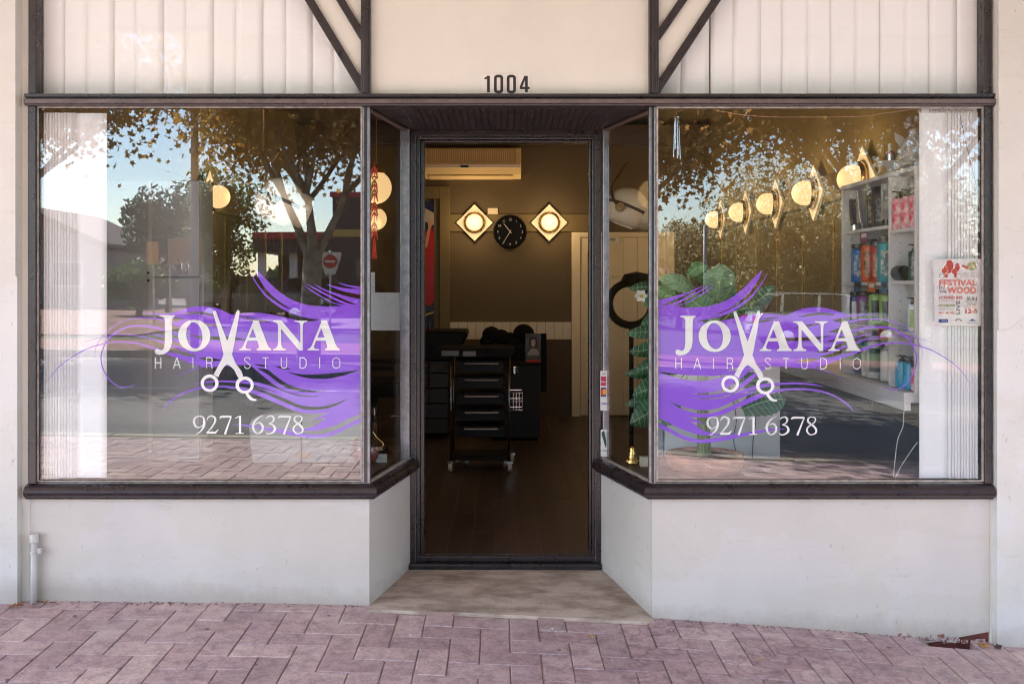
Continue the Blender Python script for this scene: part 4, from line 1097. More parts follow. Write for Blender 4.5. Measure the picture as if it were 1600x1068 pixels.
# chilli string
c = on_splay(-1, 595, 255, .03); c = Vector((c.x-.0, c.y, c.z))
t = thing('chilli_string', 'red chilli charm string with a tassel hanging in the left side pane', 'ornament', c)
def CZ(py): return EYE-(py-PY0)*(DIST+c.y)/F
MB().tube([(c.x, c.y, CZ(252)), (c.x, c.y, CZ(372))], .0018, 5).build('cord', RED, t)
MB().lathe([(0, -.01), (.009, -.007), (.012, 0), (.009, .007), (0, .01)], (c.x, c.y, CZ(278)), 'z', 12).build('gold_bead', GOLD, t)
for k, py in enumerate((262, 268, 284, 290, 298, 304, 318, 326, 334, 350, 358, 364)):
    for s_2 in (-1, 1):
        zz = CZ(py)
        MB().tube(catmull([(c.x+s_2*.002, c.y, zz+.004), (c.x+s_2*.010, c.y-.004, zz-.012), (c.x+s_2*(.013+.004*(k % 2)), c.y-.004, zz-.034)], 3), [.004]*4+[.003, .0025, .0008], 6).build('chilli', RED if (k not in (2, 4) or s_2 > 0) else mat('chilli_green', (.1, .2, .03), .5), t, smooth=True)
tt = MB()
for q in range(9): tt.tube([(c.x+(q-4)*.0006, c.y, CZ(371)), (c.x+(q-4)*.0026, c.y+.001*(q % 3), CZ(404))], .0012, 4)
tt.build('tassel', RED, t)

# ------------------------------------------------------------------ right window display
t = thing('white_plinth', 'plain white box plinth behind the potted plant', 'plinth', P(1130, 750, .62))
yb = .62
MB().box(P(1040, 0, yb).x, P(1219, 0, yb).x, yb, yb+.11, .5785, P(0, 531, yb).z).build('box', WHITEG, t, bevel=.003)
for px in (1150, 1180):
    MB().tube(catmull([(P(px-8, 0, yb).x, yb-.006, P(0, 610, yb).z), (P(px, 0, yb).x, yb-.008, P(0, 655, yb).z), (P(px-4, 0, yb).x, yb-.006, P(0, 690, yb).z), (P(px+14 if px < 1160 else px-5, 0, yb).x, yb-.006, P(0, 748, yb).z)], 4), .0018, 5).build('cord', BLACKM, t)
pc = P(1101, 735, .33)
t = thing('potted_plant', 'large leafy artificial plant in a low terracotta bowl in the right window', 'plant', (pc.x, pc.y, .578))
MB().lathe([(0, 0), (.15, 0), (.176, .03), (.180, .075), (.170, .077), (.160, .060), (0, .060)], (pc.x, pc.y, .579), 'z', 36).build('bowl', TERRA, t, auto=40)
MB().lathe([(0, .061), (.158, .061), (.1, .070), (0, .072)], (pc.x, pc.y, .579), 'z', 24).build('soil', mat('potting_soil', (.13, .07, .05), .9, bump=.5, bscale=90, var=.3), t)
def leaf(name, base, tip, wd, m, parent, droop=.03, heart=True, n=9, roll=0.0):
    """a leaf with a midrib and chevron side veins built into its faces"""
    b_, tp = Vector(base), Vector(tip); d = tp-b_; L_ = d.length; d.normalize()
    side = d.cross(Vector((0, -1, .15)))
    if side.length < .1: side = d.cross(Vector((1, 0, 0)))
    side.normalize(); nrm = side.cross(d).normalized()
    if roll:
        q = Matrix.Rotation(roll, 3, d); side = q @ side; nrm = q @ nrm
    ts = [0.0]
    for k in range(n):
        a, c = k/n, (k+1)/n
        ts += [a+(c-a)*.09, a+(c-a)*.55] + [c]
    vs, fs, mi = [], [], []
    for i, t_ in enumerate(ts):
        w_ = wd*math.sin(math.pi*min(1, (t_*.90+.10)))**.72*(1+.05*math.sin(i*1.7)) if t_ < 1 else .0008
        c_ = b_ + d*L_*t_ - Vector((0, 0, 1))*droop*t_*t_ + nrm*.02*math.sin(math.pi*t_)
        for s_ in (-1, -.5, -.045, .045, .5, 1):
            u = abs(s_)
            fwd = (w_*.55*u)*(1-t_) - (.10*L_*u*(1-t_)**6)
            vs.append(c_ + side*w_*s_ + nrm*(-u*u*w_*.25 + (.0025 if i % 3 == 2 and u > .1 else 0)) + d*fwd)
    for i in range(len(ts)-1):
        for j in range(5):
            fs.append((i*6+j, i*6+j+1, (i+1)*6+j+1, (i+1)*6+j)); mi.append(1 if (j == 2 or i % 3 == 0) else 0)
    return mkobj(name, vs, fs, m, parent, smooth=True, mats=[m, GREENLL], midx=mi)
LEAFD = mat('dark_leaf', (.03, .11, .05), .28, var=.5, scale=10)
LEAFM = mat('mid_leaf', (.08, .24, .08), .35, var=.5, scale=10)
LEAFV = mat('veined_pale_leaf', (.20, .36, .18), .45, var=.5, scale=24)
# leaf data: base px, tip px, depth, half width m, material
lf = [((1120, 470), (1128, 402), .42, .062, LEAFV), ((1112, 480), (1146, 432), .46, .05, LEAFM), ((1085, 455), (1030, 424), .50, .035, LEAFV), ((1062, 470), (1018, 440), .56, .03, LEAFM),
      ((1075, 430), (1105, 405), .62, .03, LEAFM), ((1120, 500), (1070, 452), .40, .05, LEAFM), ((1160, 490), (1212, 436), .46, .036, LEAFD), ((1140, 490), (1190, 470), .40, .035, LEAFD),
      ((1160, 640), (1228, 612), .30, .055, LEAFD), ((1168, 612), (1215, 628), .36, .06, LEAFD), ((1150, 600), (1200, 585), .44, .035, LEAFD), ((1060, 620), (1028, 655), .30, .05, LEAFD),
      ((1040, 455), (982, 441), .62, .028, LEAFD), ((1045, 480), (1000, 500), .58, .03, LEAFD), ((1045, 520), (978, 512), .60, .03, LEAFD), ((1050, 545), (982, 540), .62, .035, LEAFD),
      ((1050, 560), (990, 572), .56, .035, LEAFD), ((1060, 580), (975, 575), .62, .032, LEAFD), ((1045, 595), (988, 608), .55, .045, LEAFD), ((1045, 625), (976, 622), .62, .03, LEAFD),
      ((1045, 628), (984, 652), .55, .055, LEAFD), ((1100, 520), (1050, 560), .40, .04, LEAFD), ((1110, 520), (1160, 560), .42, .04, LEAFD), ((1040, 440), (1005, 470), .66, .03, LEAFM), ((1100, 440), (1080, 412), .66, .028, LEAFM)]
for k, (a, c, y, wd, m) in enumerate(lf):
    A, C = P(a[0], a[1], y), P(c[0], c[1], y-.03)
    leaf('leaf', A, C, wd*1.22, m, t, roll=R.uniform(-.4, .4))
    top = P(1098 + R.uniform(-6, 6), 560, .34)
    MB().tube(catmull([(pc.x+R.uniform(-.02, .02), pc.y+R.uniform(-.02, .02), .62), tuple(top), tuple((Vector(top)+A)/2+Vector((0, 0, .03))), tuple(A)], 5), .0042, 6).build('stem', STEM, t, smooth=True)
for k in range(4):
    MB().tube([(pc.x+(k-1.5)*.017, pc.y+.01*(k % 2), .62), (pc.x+(k-1.5)*.010-.01, pc.y, .95), (pc.x+(k-1.5)*.008-.015, pc.y, 1.22)], .0095, 8).build('stalk', STEM, t, smooth=True)
fc = P(1001, 462, .58)
fm = MB()
for k in range(6):
    a = k*math.pi/3
    d = Vector((math.cos(a), -.4, math.sin(a))).normalized(); u_ = Vector((-math.sin(a), 0, math.cos(a)))
    fm.add([fc, fc+d*.02+u_*.014, fc+d*.036, fc+d*.02-u_*.014], [(0, 1, 2, 3)])
fl_ = fm.build('flower', mat('white_petal', (.75, .74, .66), .5), t)
MB().lathe([(0, -.012), (.008, -.008), (.009, .004), (0, .012)], fc+Vector((0, -.02, 0)), 'y', 10).build('flower_centre', mat('yellow_centre', (.45, .38, .05), .5), fl_)

# product shelf on the right wall
t = thing('product_shelf', 'white open product shelf along the right wall behind the right window', 'shelf', (1.92, .55, .93))
XF = 1.80
yA, yB, yC = .07, .345, .955
zT = 1.955
def sh(name, *a, m=WHITEG): return MB().box(*a).build(name, m, t, bevel=.0015)
for y in (yA, yB, yC): sh('side_panel', XF, RW-.0015, y-.009, y+.009, .965, zT-.0185)
sh('top', XF-.004, RW-.0015, yA-.012, yC+.012, zT-.018, zT)
sh('back_panel', RW-.0012, RW-.0005, yA, yC, .965, zT)
far_z = (1.715, 1.448, 1.232, .975)
near_z = (1.69, 1.455, 1.228, .968)
for z in far_z[:3]: sh('shelf_board', XF+.003, RW-.002, yB+.0095, yC-.0095, z-.016, z)
for z in near_z[:3]: sh('shelf_board', XF+.003, RW-.002, yA+.0095, yB-.0095, z-.016, z)
sh('long_counter', 1.76, RW-.0015, .085, 2.6, .92, .9645)
sh('counter_fascia', 1.762, 1.79, .085, 2.6, .885, .9195)
hp = MB()
for z in [1.0+.045*k for k in range(20)]:
    for y in (yB, yC):
        for x in (XF+.05, XF+.17): hp.lathe([(0, -.0004), (.0028, -.0004), (.0028, 0), (0, 0)], (x, y-.0094, z), 'y', 6)
hp.build('peg_holes', BLACKM, t)['kind'] = 'stuff'

def col_mat(c, r=.3): return mat('pack_%d_%d_%d' % tuple(int(q*100) for q in c), c, r)
def bottle(px, z, h, r, body, cap, label, kind='round', X=1.845, capshape='cap', print_=None, grp='hair products on the white shelf'):
    Zd = F*X/(px-PX0); y = Zd-DIST
    t = thing('product_bottle' if kind != 'box' else 'product_box', label, 'bottle' if kind != 'box' else 'box', (X, y, z), grp)
    z += .0005
    if kind == 'round':
        MB().lathe([(0, 0), (r*.92, 0), (r, .006), (r, h*.80), (r*.9, h*.86), (r*.45, h*.88), (0, h*.88)], (X, y, z), 'z', 20).build('body', body, t, auto=40)
    elif kind == 'tube':
        MB().add([(X-r, y-r*.15, z+h), (X+r, y-r*.15, z+h), (X+r, y+r*.15, z+h), (X-r, y+r*.15, z+h), (X-r*.7, y-r*.7, z+.03), (X+r*.7, y-r*.7, z+.03), (X+r*.7, y+r*.7, z+.03), (X-r*.7, y+r*.7, z+.03)],
                 [(0, 1, 2, 3), (7, 6, 5, 4), (0, 4, 5, 1), (1, 5, 6, 2), (2, 6, 7, 3), (3, 7, 4, 0)]).build('body', body, t, bevel=.003)
        MB().lathe([(0, 0), (r*.72, 0), (r*.72, .03), (0, .03)], (X, y, z), 'z', 16).build('cap', cap, t, auto=40)
        return t
    elif kind == 'box':
        MB().box(X-r, X+r, y-r*.6, y+r*.6, z, z+h).build('carton', body, t, bevel=.001)
    elif kind == 'jar':
        MB().lathe([(0, 0), (r, .0), (r, .04), (r*1.02, .042), (r*1.02, .07), (0, .07)], (X, y-.0, z+r), 'y', 20).build('body', body, t, auto=40)
        return t
    if capshape == 'cap' and kind == 'round':
        MB().lathe([(0, h*.88), (r*.98, h*.88), (r*.98, h*.99), (r*.9, h), (0, h)], (X, y, z), 'z', 20).build('cap', cap, t, auto=40)
    if capshape == 'pump' and kind == 'round':
        MB().lathe([(0, h*.88), (r*.5, h*.88), (r*.5, h*.94), (r*.2, h*.95), (r*.2, h*1.02), (r*.45, h*1.03), (r*.45, h*1.08), (0, h*1.08)], (X, y, z), 'z', 14).box(X-r*1.0, X, y-.005, y+.005, z+h*1.045, z+h*1.075).build('pump', cap, t, auto=40)
    if print_ is not None:
        n = 6; vs = []; fs = []
        rr = r+.0006
        for zz in (z+h*.14, z+h*.70):
            for k in range(n+1):
                a = math.radians(-150 + 85*k/n)
                if kind == 'box': vs.append((X-r+2*r*k/n*.8+r*.2, y-r*.6-.0006, zz))
                else: vs.append((X+rr*math.cos(a), y+rr*math.sin(a), zz))
        fs = [(k, k+1, n+2+k, n+1+k) for k in range(n)]
        mkobj('printed_label', vs, fs, print_, t, smooth=True)
    return t
BL, OR, RD, TE, PU, GR, WH, BK = col_mat((.02, .14, .42)), col_mat((.62, .10, .02)), col_mat((.38, .02, .02)), col_mat((.01, .30, .32)), col_mat((.20, .03, .22)), col_mat((.26, .42, .10)), col_mat((.62, .64, .64)), col_mat((.015, .015, .018))
SILV = mat('silver_tube', (.6, .6, .62), .25, metal=.7)
PINK = mat('pink_foil', (.62, .04, .12), .3, col2=(.75, .5, .5), scale=30, patch=(.42, .6))
GREY2 = col_mat((.3, .32, .34)); NAVY = col_mat((.03, .035, .16)); CYAN = col_mat((.02, .30, .50)); DKG = col_mat((.03, .09, .08))
sp = lambda base, c2, nm: mat(nm, base, .35, col2=c2, scale=40, patch=(.44, .56))
MOT1 = sp((.5, .5, .45), (.05, .12, .3), 'motif_blue'); MOT2 = sp((.04, .03, .03), (.5, .2, .08), 'motif_orange'); MOT3 = sp((.55, .5, .4), (.02, .12, .12), 'motif_teal'); MOT4 = sp((.04, .04, .05), (.3, .3, .3), 'motif_black')
z1, z2, z3, z4 = far_z
bottle(1336, z1, .165, .030, BK, SILV, 'black and violet tube at the far end of the top shelf', 'tube', X=1.84)
bottle(1349, z1, .20, .036, SILV, BK, 'silver tube with dark print on the top shelf beside the black tubes', 'tube', X=1.83)
bottle(1362, z1, .19, .030, BK, BK, 'tall black carton on the top shelf right of the silver tube', 'box', X=1.85, print_=MOT4)
bottle(1374, z1, .20, .032, BK, BK, 'middle black carton on the top shelf', 'box', X=1.85, print_=MOT4)
bottle(1386, z1, .205, .030, GREY2, BK, 'dark grey tube nearest the divider on the top shelf', 'tube', X=1.84)
bottle(1342, z2, .195, .038, BL, BK, 'blue bottle with pale print on the second shelf', print_=MOT1)
bottle(1359, z2, .215, .042, OR, BK, 'orange bottle with black cap on the second shelf', print_=MOT2)
bottle(1372, z2, .20, .036, RD, BK, 'dark red bottle between the orange and teal bottles', print_=MOT2)
bottle(1385, z2, .215, .040, TE, BK, 'teal bottle beside the divider on the second shelf', print_=MOT3)
bottle(1337, z3, .165, .030, NAVY, BK, 'navy bottle with white stripe on the third shelf', print_=WH)
bottle(1350, z3, .17, .036, PU, BK, 'purple bottle on the third shelf', print_=MOT4)
bottle(1370, z3, .18, .038, GR, BK, 'left lime green bottle with black cap on the third shelf', print_=BK)
bottle(1387, z3, .18, .038, GR, BK, 'right lime green bottle with black cap beside the divider', print_=BK)
bottle(1341, z4, .115, .022, NAVY, NAVY, 'small navy cone bottle low on the counter', capshape='pump')
bottle(1355, z4, .17, .028, WH, TE, 'slim white bottle with teal cap low on the counter', print_=GREY2)
bottle(1366, z4, .21, .036, WH, WH, 'tall white bottle with teal band on the counter', print_=DKG)
bottle(1386, z4, .17, .030, WH, WH, 'white pump bottle beside the divider on the counter', capshape='pump', print_=WH)
n1, n2, n3, n4 = near_z
bottle(1405, n1, .165, .032, PINK, BK, 'left pink floral bottle with black pump under the shelf top', X=1.835, capshape='pump')
bottle(1419, n1, .165, .032, PINK, BK, 'middle pink floral bottle with black pump', X=1.835, capshape='pump')
bottle(1432, n1, .165, .032, PINK, BK, 'right pink floral bottle half behind the blind', X=1.835, capshape='pump')
bottle(1413, n2, .06, .034, BK, BK, 'black jar lying on its side on the near shelf', 'jar', X=1.83)
bottle(1429, n2, .15, .026, DKG, BK, 'dark green bottle beside the lying jar', X=1.835, capshape='pump', print_=MOT4)
bottle(1428, n3, .14, .028, WH, BK, 'pale bottle with black pump on the near third shelf', X=1.835, capshape='pump', print_=GR)
bottle(1410, n4, .135, .030, CYAN, BK, 'left bright blue spray bottle low on the near shelf', X=1.835, capshape='pump')
bottle(1422, n4, .135, .030, CYAN, BK, 'right bright blue spray bottle low on the near shelf', X=1.835, capshape='pump')
bottle(1433, n4, .12, .026, PINK, BK, 'pink bottle beside the blue spray bottles', X=1.835)
# shelf talkers
for k, (px, zz, c1, lb) in enumerate(((1340, z2, col_mat((.03, .10, .25)), 'blue shelf card under the blue bottle'), (1362, z2, col_mat((.60, .14, .05)), 'orange shelf card under the orange bottle'), (1383, z2, col_mat((.03, .16, .28)), 'blue shelf card under the teal bottle'), (1346, z3-.01, col_mat((.3, .02, .08)), 'dark red shelf card under the purple bottle'), (1380, z3-.01, col_mat((.5, .03, .06)), 'red shelf card under the lime green bottles'), (1350, z1-.02, col_mat((.22, .02, .10)), 'plum shelf card under the top shelf tubes'))):
    Zd = F*(XF-.002)/(px-PX0); y = Zd-DIST
    q = thing('shelf_card', lb, 'card', (XF-.003, y, zz-.02), 'cards on the shelf edges')
    MB().box(XF-.003, XF-.0015, y-.045 if y > .42 else .36, y+.05, zz-.048, zz+.004).build('card', c1, q)
    MB().box(XF-.0036, XF-.0031, y-.035 if y > .42 else .37, y+.03, zz-.026, zz-.006).build('card_band', BK if k % 2 == 0 else WH, q)
# figurine with dish and candle on top of the shelf
X = 1.885
def FXY(px, py): # point on plane X
    Zd = F*X/(px-PX0); return Vector((X, Zd-DIST, EYE-(py-PY0)*Zd/F))
a = FXY(1427, 262)
fy = a.y
t = thing('cherub_figurine', 'white cherub figurine on top of the product shelf, partly behind the blind', 'figurine', (X, fy, zT))
def FP(dx, dy, dz): return (X+dx, fy+dy, zT+dz)
def skin(name, pts, edges, radii, m, parent, sub=2):
    me = bpy.data.meshes.new(name); org = rootloc(parent)
    me.from_pydata([tuple(Vector(p)-org) for p in pts], edges, [])
    o = bpy.data.objects.new(name, me); link(o); o.parent = parent
    o.modifiers.new('skin', 'SKIN'); 
    for i, r in enumerate(radii):
        me.skin_vertices[0].data[i].radius = (r, r)
        me.skin_vertices[0].data[i].use_root = (i == 0)
    sm = o.modifiers.new('sub', 'SUBSURF'); sm.levels = sub; sm.render_levels = sub
    me.materials.append(m)
    return o
pts = [FP(0, 0, .05), FP(0, 0, .10), FP(0, -.005, .145), FP(0, -.008, .17), FP(-.002, -.015, .20), FP(-.035, -.01, .135), FP(-.06, -.02, .10), FP(-.085, -.03, .085), FP(.035, -.01, .135), FP(.055, -.02, .10), FP(.03, -.03, .085),
       FP(-.035, -.02, .035), FP(-.075, -.04, .028), FP(-.10, -.045, .012), FP(.03, -.02, .035), FP(.02, -.06, .03), FP(-.01, -.075, .012)]
ed = [(0, 1), (1, 2), (2, 3), (3, 4), (2, 5), (5, 6), (6, 7), (2, 8), (8, 9), (9, 10), (0, 11), (11, 12), (12, 13), (0, 14), (14, 15), (15, 16)]
rd = [.042, .036, .030, .016, .036, .016, .012, .010, .016, .012, .010, .026, .018, .012, .026, .018, .012]
skin('body', pts, ed, rd, STONEW, t)
hd = FP(-.002, -.015, .212)
hm = MB()
for k in range(26):
    a_ = k*2.4; z_ = 1-2*(k+.5)/26
    if z_ < -.2: continue
    r_ = math.sqrt(1-z_*z_)*.036
    if r_*math.sin(a_) < -.024 and z_ < .45: continue
    hm.lathe([(0, -.011), (.009, -.007), (.012, 0), (.009, .007), (0, .011)], (hd[0]+r_*math.cos(a_), hd[1]+r_*math.sin(a_), hd[2]+.036*z_), 'z', 8)
hm.build('curls', STONEW, t, smooth=True)
for s_ in (-1, 1):
    MB().prism([(0, 0), (s_*.03, .03), (s_*.075, .055), (s_*.07, .02), (s_*.05, -.01), (s_*.02, -.02)], 'y', fy+.028, fy+.034, Matrix.Translation((X, 0, zT+.13))).build('wing', STONEW, t, bevel=.002)
b = FXY(1403, 262)
t = thing('candle_dish', 'white footed dish holding a glass candle on the shelf top beside the cherub', 'candle', (X-.05, b.y, zT))
X2 = X-.035
MB().lathe([(0, 0), (.035, .0), (.03, .012), (.015, .02), (.014, .035), (.05, .05), (.062, .062), (.060, .066), (0, .062)], (X2, b.y, zT+.0005), 'z', 24).build('dish', STONEW, t, auto=40)
MB().lathe([(0, .067), (.028, .067), (.030, .15), (.028, .15), (.026, .070), (0, .069)], (X2, b.y, zT), 'z', 20).build('glass_holder', glass_mat('holder_glass', 1.4), t, auto=50)
MB().lathe([(0, .0695), (.022, .0695), (.022, .10), (0, .10)], (X2, b.y, zT), 'z', 16).build('tealight', SILV, t, auto=40)
MB().lathe([(0, .1005), (.018, .1005), (.020, .108), (.010, .118), (0, .116)], (X2, b.y, zT), 'z', 12).build('pink_wax', mat('pink_wax', (.45, .10, .18), .5), t, auto=40)

# garland wire, chime, cords
t = thing('fairy_light_wire', 'thin copper wire sagging across the top of the right window', 'wire', P(1270, 180, .02))
MB().tube(catmull([tuple(P(x, y, .022)) for x, y in ((1118, 172), (1150, 178), (1200, 182.5), (1280, 183), (1340, 182), (1380, 177), (1425, 171))], 6), .0016, 5).build('wire', mat('copper_wire', (.55, .30, .22), .4, metal=.4), t)
t = thing('blind_pull', 'dark cord hanging diagonally across the right hand blind', 'cord', P(1510, 250, .02))
MB().tube(catmull([tuple(P(x, y, .018)) for x, y in ((1500, 180), (1504, 200), (1512, 235), (1524, 285), (1531, 320), (1531, 345))], 6), .0016, 5).build('cord', mat('brown_cord', (.22, .12, .10), .6), t)
t = thing('white_cable', 'loose white cable looping below the product shelf', 'cable', P(1410, 650, .2))
MB().tube(catmull([tuple(P(x, y, .16)) for x, y in ((1424, 612), (1413, 640), (1411, 665), (1402, 690), (1396, 745))], 6), .0022, 5).tube(catmull([tuple(P(x, y, .14)) for x, y in ((1434, 690), (1425, 702), (1408, 728), (1398, 748))], 5), .0022, 5).build('cable', PVC, t)
c = P(1057, 180, .10)
t = thing('wind_chime', 'small silver wind chime hanging at the top left of the right window', 'wind chime', c)
MB().lathe([(0, 0), (.016, 0), (.016, .004), (0, .004)], (c.x, c.y, c.z-.012), 'z', 12).build('disc', CHROME, t)
for k, (dx, ln) in enumerate(((-.014, .155), (-.006, .12), (.003, .16), (.010, .15), (.016, .165))):
    MB().tube([(c.x+dx*.6, c.y+.004*(k % 2), c.z-.012), (c.x+dx, c.y+.004*(k % 2), c.z-.03-ln)], .0022, 6).build('tube', CHROME, t)
MB().tube([(c.x, c.y, c.z), (c.x, c.y, ZT)], .0008, 4).build('string', PVC, t)
# stickers on the right side pane and small brass figure on the ledge
t = thing('payment_sticker', 'white strip of payment card emblems on the right side pane post', 'sticker', on_splay(1, 943, 605, .01))
SX0, SX1 = 941.3, 950.5
def sq(nm, x0, x1, y0, y1, ins, m): return splay_quad(nm, 1, x0, x1, y0, y1, ins, m, t)
PX_A, PX_B = 940.0, 949.5
def front_quad(nm, x0, x1, y0, y1, ins, m, par):
    """on the street-side face of the pane's inner post, facing the street"""
    y = .5445-ins
    return MB().box(P(x0, 0, y).x, P(x1, 0, y).x, y, y+.0006, P(0, y1, y).z, P(0, y0, y).z).build(nm, m, par)
front_quad('backing', 938, 948.5, 579, 641, .002, PAPER, t)
front_quad('header', 941, 946, 582.5, 584.5, .0028, mat('grey_print', (.3, .3, .3), .5), t)
e1 = front_quad('red_emblem', 939, 946.8, 588, 602.5, .0028, mat('crimson_print', (.42, .02, .08), .4), t)
text('emblem_text', 'eftpos', P(939.3, 0, .54).x, P(0, 597, .54).z, .5408, .010, WHITEV, e1, offset=.0001)
e2 = front_quad('orange_emblem', 939, 946.8, 605, 619.5, .0028, mat('dark_print', (.06, .03, .12), .4), t)
for dx, m_, k in ((-1.6, mat('red_disc', (.6, .02, .02), .4), 0), (1.6, mat('amber_disc', (.75, .32, .03), .4), 1)):
    flat('disc', [[(942.9+dx+2.9*math.cos(a*math.pi/8), 612+4.6*math.sin(a*math.pi/8)) for a in range(16)]], m_, e2, .5405-.0003*k)
text('emblem_text', 'VISA', P(939.4, 0, .54).x, P(0, 632, .54).z, .5412, .014, mat('visa_blue_print', (.03, .05, .35), .4), t, offset=.0003)
t = thing('green_leaf_sticker', 'small white sticker with a dark green leaf shape below the payment strip', 'sticker', on_splay(1, 943, 690, .01))
front_quad('backing', 938.5, 948.5, 671, 713, .002, PAPER, t)
flat('green_mark', [catmull([(941, 674), (944, 673.5), (946, 682), (947.5, 692), (946.5, 699), (944, 692), (942.5, 686), (941, 682), (940, 678), (941, 674)], 3)], mat('bottle_green_print', (.01, .06, .05), .4), t, .5405)
text('lettering', 'LYRA', P(939.4, 0, .54).x, P(0, 705, .54).z, .5405, .012, BLACKP, t)
c = Vector((.62, .46, .579))
t = thing('brass_figure', 'little brass seated figure on the ledge behind the right side pane', 'figurine', c)
MB().lathe([(0, 0), (.03, 0), (.034, .012), (.024, .028), (.018, .045), (.020, .052), (.012, .062), (.015, .072), (.010, .084), (0, .088)], c, 'z', 18).build('body', GOLD, t, auto=60)
for s_ in (-1, 1): MB().lathe([(0, -.012), (.012, -.006), (.012, .006), (0, .012)], (c.x+s_*.022, c.y-.01, c.z+.016), 'x', 10).build('knee', GOLD, t, smooth=True)
t = thing('cream_block', 'small cream block beside the brass figure', 'block', (.675, .40, .579)); boxo('block', .65, .70, .39, .43, .579, .625, mat('cream_block', (.6, .56, .42), .5), t, bevel=.002)
t = thing('side_panel_white', 'pale grey board standing behind the leaves in the right side pane', 'board', (.80, .66, .58))
boxo('board', .77, P(1040, 0, .64).x-.01, .66, .68, .5785, 1.42, mat('pale_board', (.33, .35, .40), .5), t)

# drain pipe stub
pc_ = Vector((FX(57), -.026, g(-2.0)-.05))
t = thing('drain_pipe', 'short painted waste pipe with cap at the left corner', 'pipe', (pc_.x, pc_.y, g(-2.0)))
rr = .0135
MB().tube([(pc_.x, pc_.y, g(-2.0)-.03), (pc_.x+.003, pc_.y, FZ(842))], rr, 16).build('pipe', PVC, t, smooth=True)
MB().lathe([(rr+.0005, 0), (rr+.005, .001), (rr+.005, .030), (rr+.003, .036), (0, .037)], (pc_.x+.003, pc_.y, FZ(844)), 'z', 18).build('cap', PVC, t, auto=40)
MB().lathe([(rr+.0005, 0), (rr+.003, .001), (rr+.003, .013), (rr+.0005, .014)], (pc_.x+.002, pc_.y, FZ(862)), 'z', 18).build('clamp', PVC, t, auto=40)
MB().box(pc_.x+.01, pc_.x+.035, -.03, -.018, FZ(862), FZ(853)).lathe([(0, -.008), (.008, -.008), (.008, 0), (0, 0)], (pc_.x+.029, -.03, FZ(857.5)), 'y', 10).build('clamp_lug', PVC, t, bevel=.001)

# ------------------------------------------------------------------ slab
sxs = lin(0, 1, 12); sys_ = [-.072, -.055, .1, .3, .575, .62]
vs = []
for j, y in enumerate(sys_):
    for u in sxs:
        q_ = min(1, max(0, y/.575)); x = (CL[0]-.004+(DL[0]-CL[0])*q_)*(1-u) + (CR[0]+.004+(DR[0]-CR[0])*q_)*u
        z = g(x)+.0025 + (y+.055)/.63*(.048-g(x)) if y > -.06 else g(x)-.012
        yy = y
        if j <= 1: yy = y + .004*math.sin(x*23)+.003*math.sin(x*51+1)
        if x < CL[0]+.02 and y < .0: pass
        vs.append((x, yy, z))
n = len(sxs)
o = mkobj('entrance_slab', vs, [(j*n+i, j*n+i+1, (j+1)*n+i+1, (j+1)*n+i) for j in range(len(sys_)-1) for i in range(n-1)], CONC, smooth=False); o['kind'] = 'structure'
# fallen leaves and litter
gm = MB(); rg = random.Random(12)
for q in range(60):
    x, y = rg.uniform(-2.2, 2.2), rg.uniform(-.9, -.08)
    if -.6 < x < .66 and y > -.12: continue
    s_ = rg.choice((.003, .004, .005, .009)); z = gp(x, y)+.0025
    n = 7; b0 = [(x, y, z+s_*.25)] + [(x+s_*rg.uniform(.7, 1.2)*math.cos(2*math.pi*k/n), y+s_*rg.uniform(.7, 1.2)*math.sin(2*math.pi*k/n), z) for k in range(n)]
    gm.cm = 0 if s_ < .006 else 1
    gm.add(b0, [(0, k+1, (k+1) % n+1) for k in range(n)])
o = gm.build('pavement_specks', None, mats=[mat('pale_crumbs', (.62, .57, .5), .9), mat('old_gum', (.16, .13, .13), .8)]); setp(o, 'pale crumbs and flattened gum spots scattered over the paving', None, None, 'stuff')
DL_ = mat('dry_leaf_brown', (.30, .12, .04), .7, var=.4, scale=30); DL2 = mat('dry_leaf_yellow', (.45, .30, .12), .7, var=.3, scale=30)
def dry_leaf(x, y, s, m, label, k):
    z = gp(x, y)+.004
    t = []
    n = 10; a0 = R.uniform(0, 6.3)
    vs = [(x, y, z+.006)]
    for i in range(n):
        a = a0+2*math.pi*i/n; r_ = s*(1 if i % 2 == 0 else .55)*R.uniform(.75, 1.15)
        vs.append((x+r_*math.cos(a), y+r_*math.sin(a)*.9, z+R.uniform(.0, .016)))
    o = mkobj('fallen_leaf', vs, [(0, i+1, (i+1) % n+1) for i in range(n)], m, None, origin=(x, y, z))
    setp(o, label, 'leaf', 'dry leaves on the pavement')
lv = [(FX(38), -.10, .022, DL_, 'curled brown leaf tight against the left pillar foot'), (FX(46), -.085, .024, DL_, 'orange-brown leaf just left of the drain pipe'), (FX(67), -.07, .018, DL_, 'dark curled leaf touching the right of the drain pipe'), (FX(78), -.05, .022, DL_, 'brown leaf against the wall right of the drain pipe'), (FX(91), -.045, .018, DL_, 'outermost small orange leaf right of the drain pipe'),
      (.36, -.26, .020, DL2, 'pale tan leaf on the paving below the doorway'), (1.00, -.40, .015, DL2, 'tiny pale leaf on the paving right of the doorway'), (2.035, -.055, .034, mat('bark_orange', (.42, .20, .05), .7, var=.4, scale=30), 'orange bark scrap in the gap at the right corner'), (2.085, -.075, .022, mat('dark_debris', (.05, .035, .03), .8), 'dark scrap at the foot of the right pillar'),
      (-.36, -.34, .008, mat('white_chip', (.6, .58, .54), .7), 'white chip on the paving left of centre'), (.20, -.215, .009, mat('white_chip2', (.6, .58, .56), .7), 'white chip right of the tan leaf area, near the slab')]
for k, a in enumerate(lv): dry_leaf(*a, k)
cr = MB()
rc = random.Random(5)
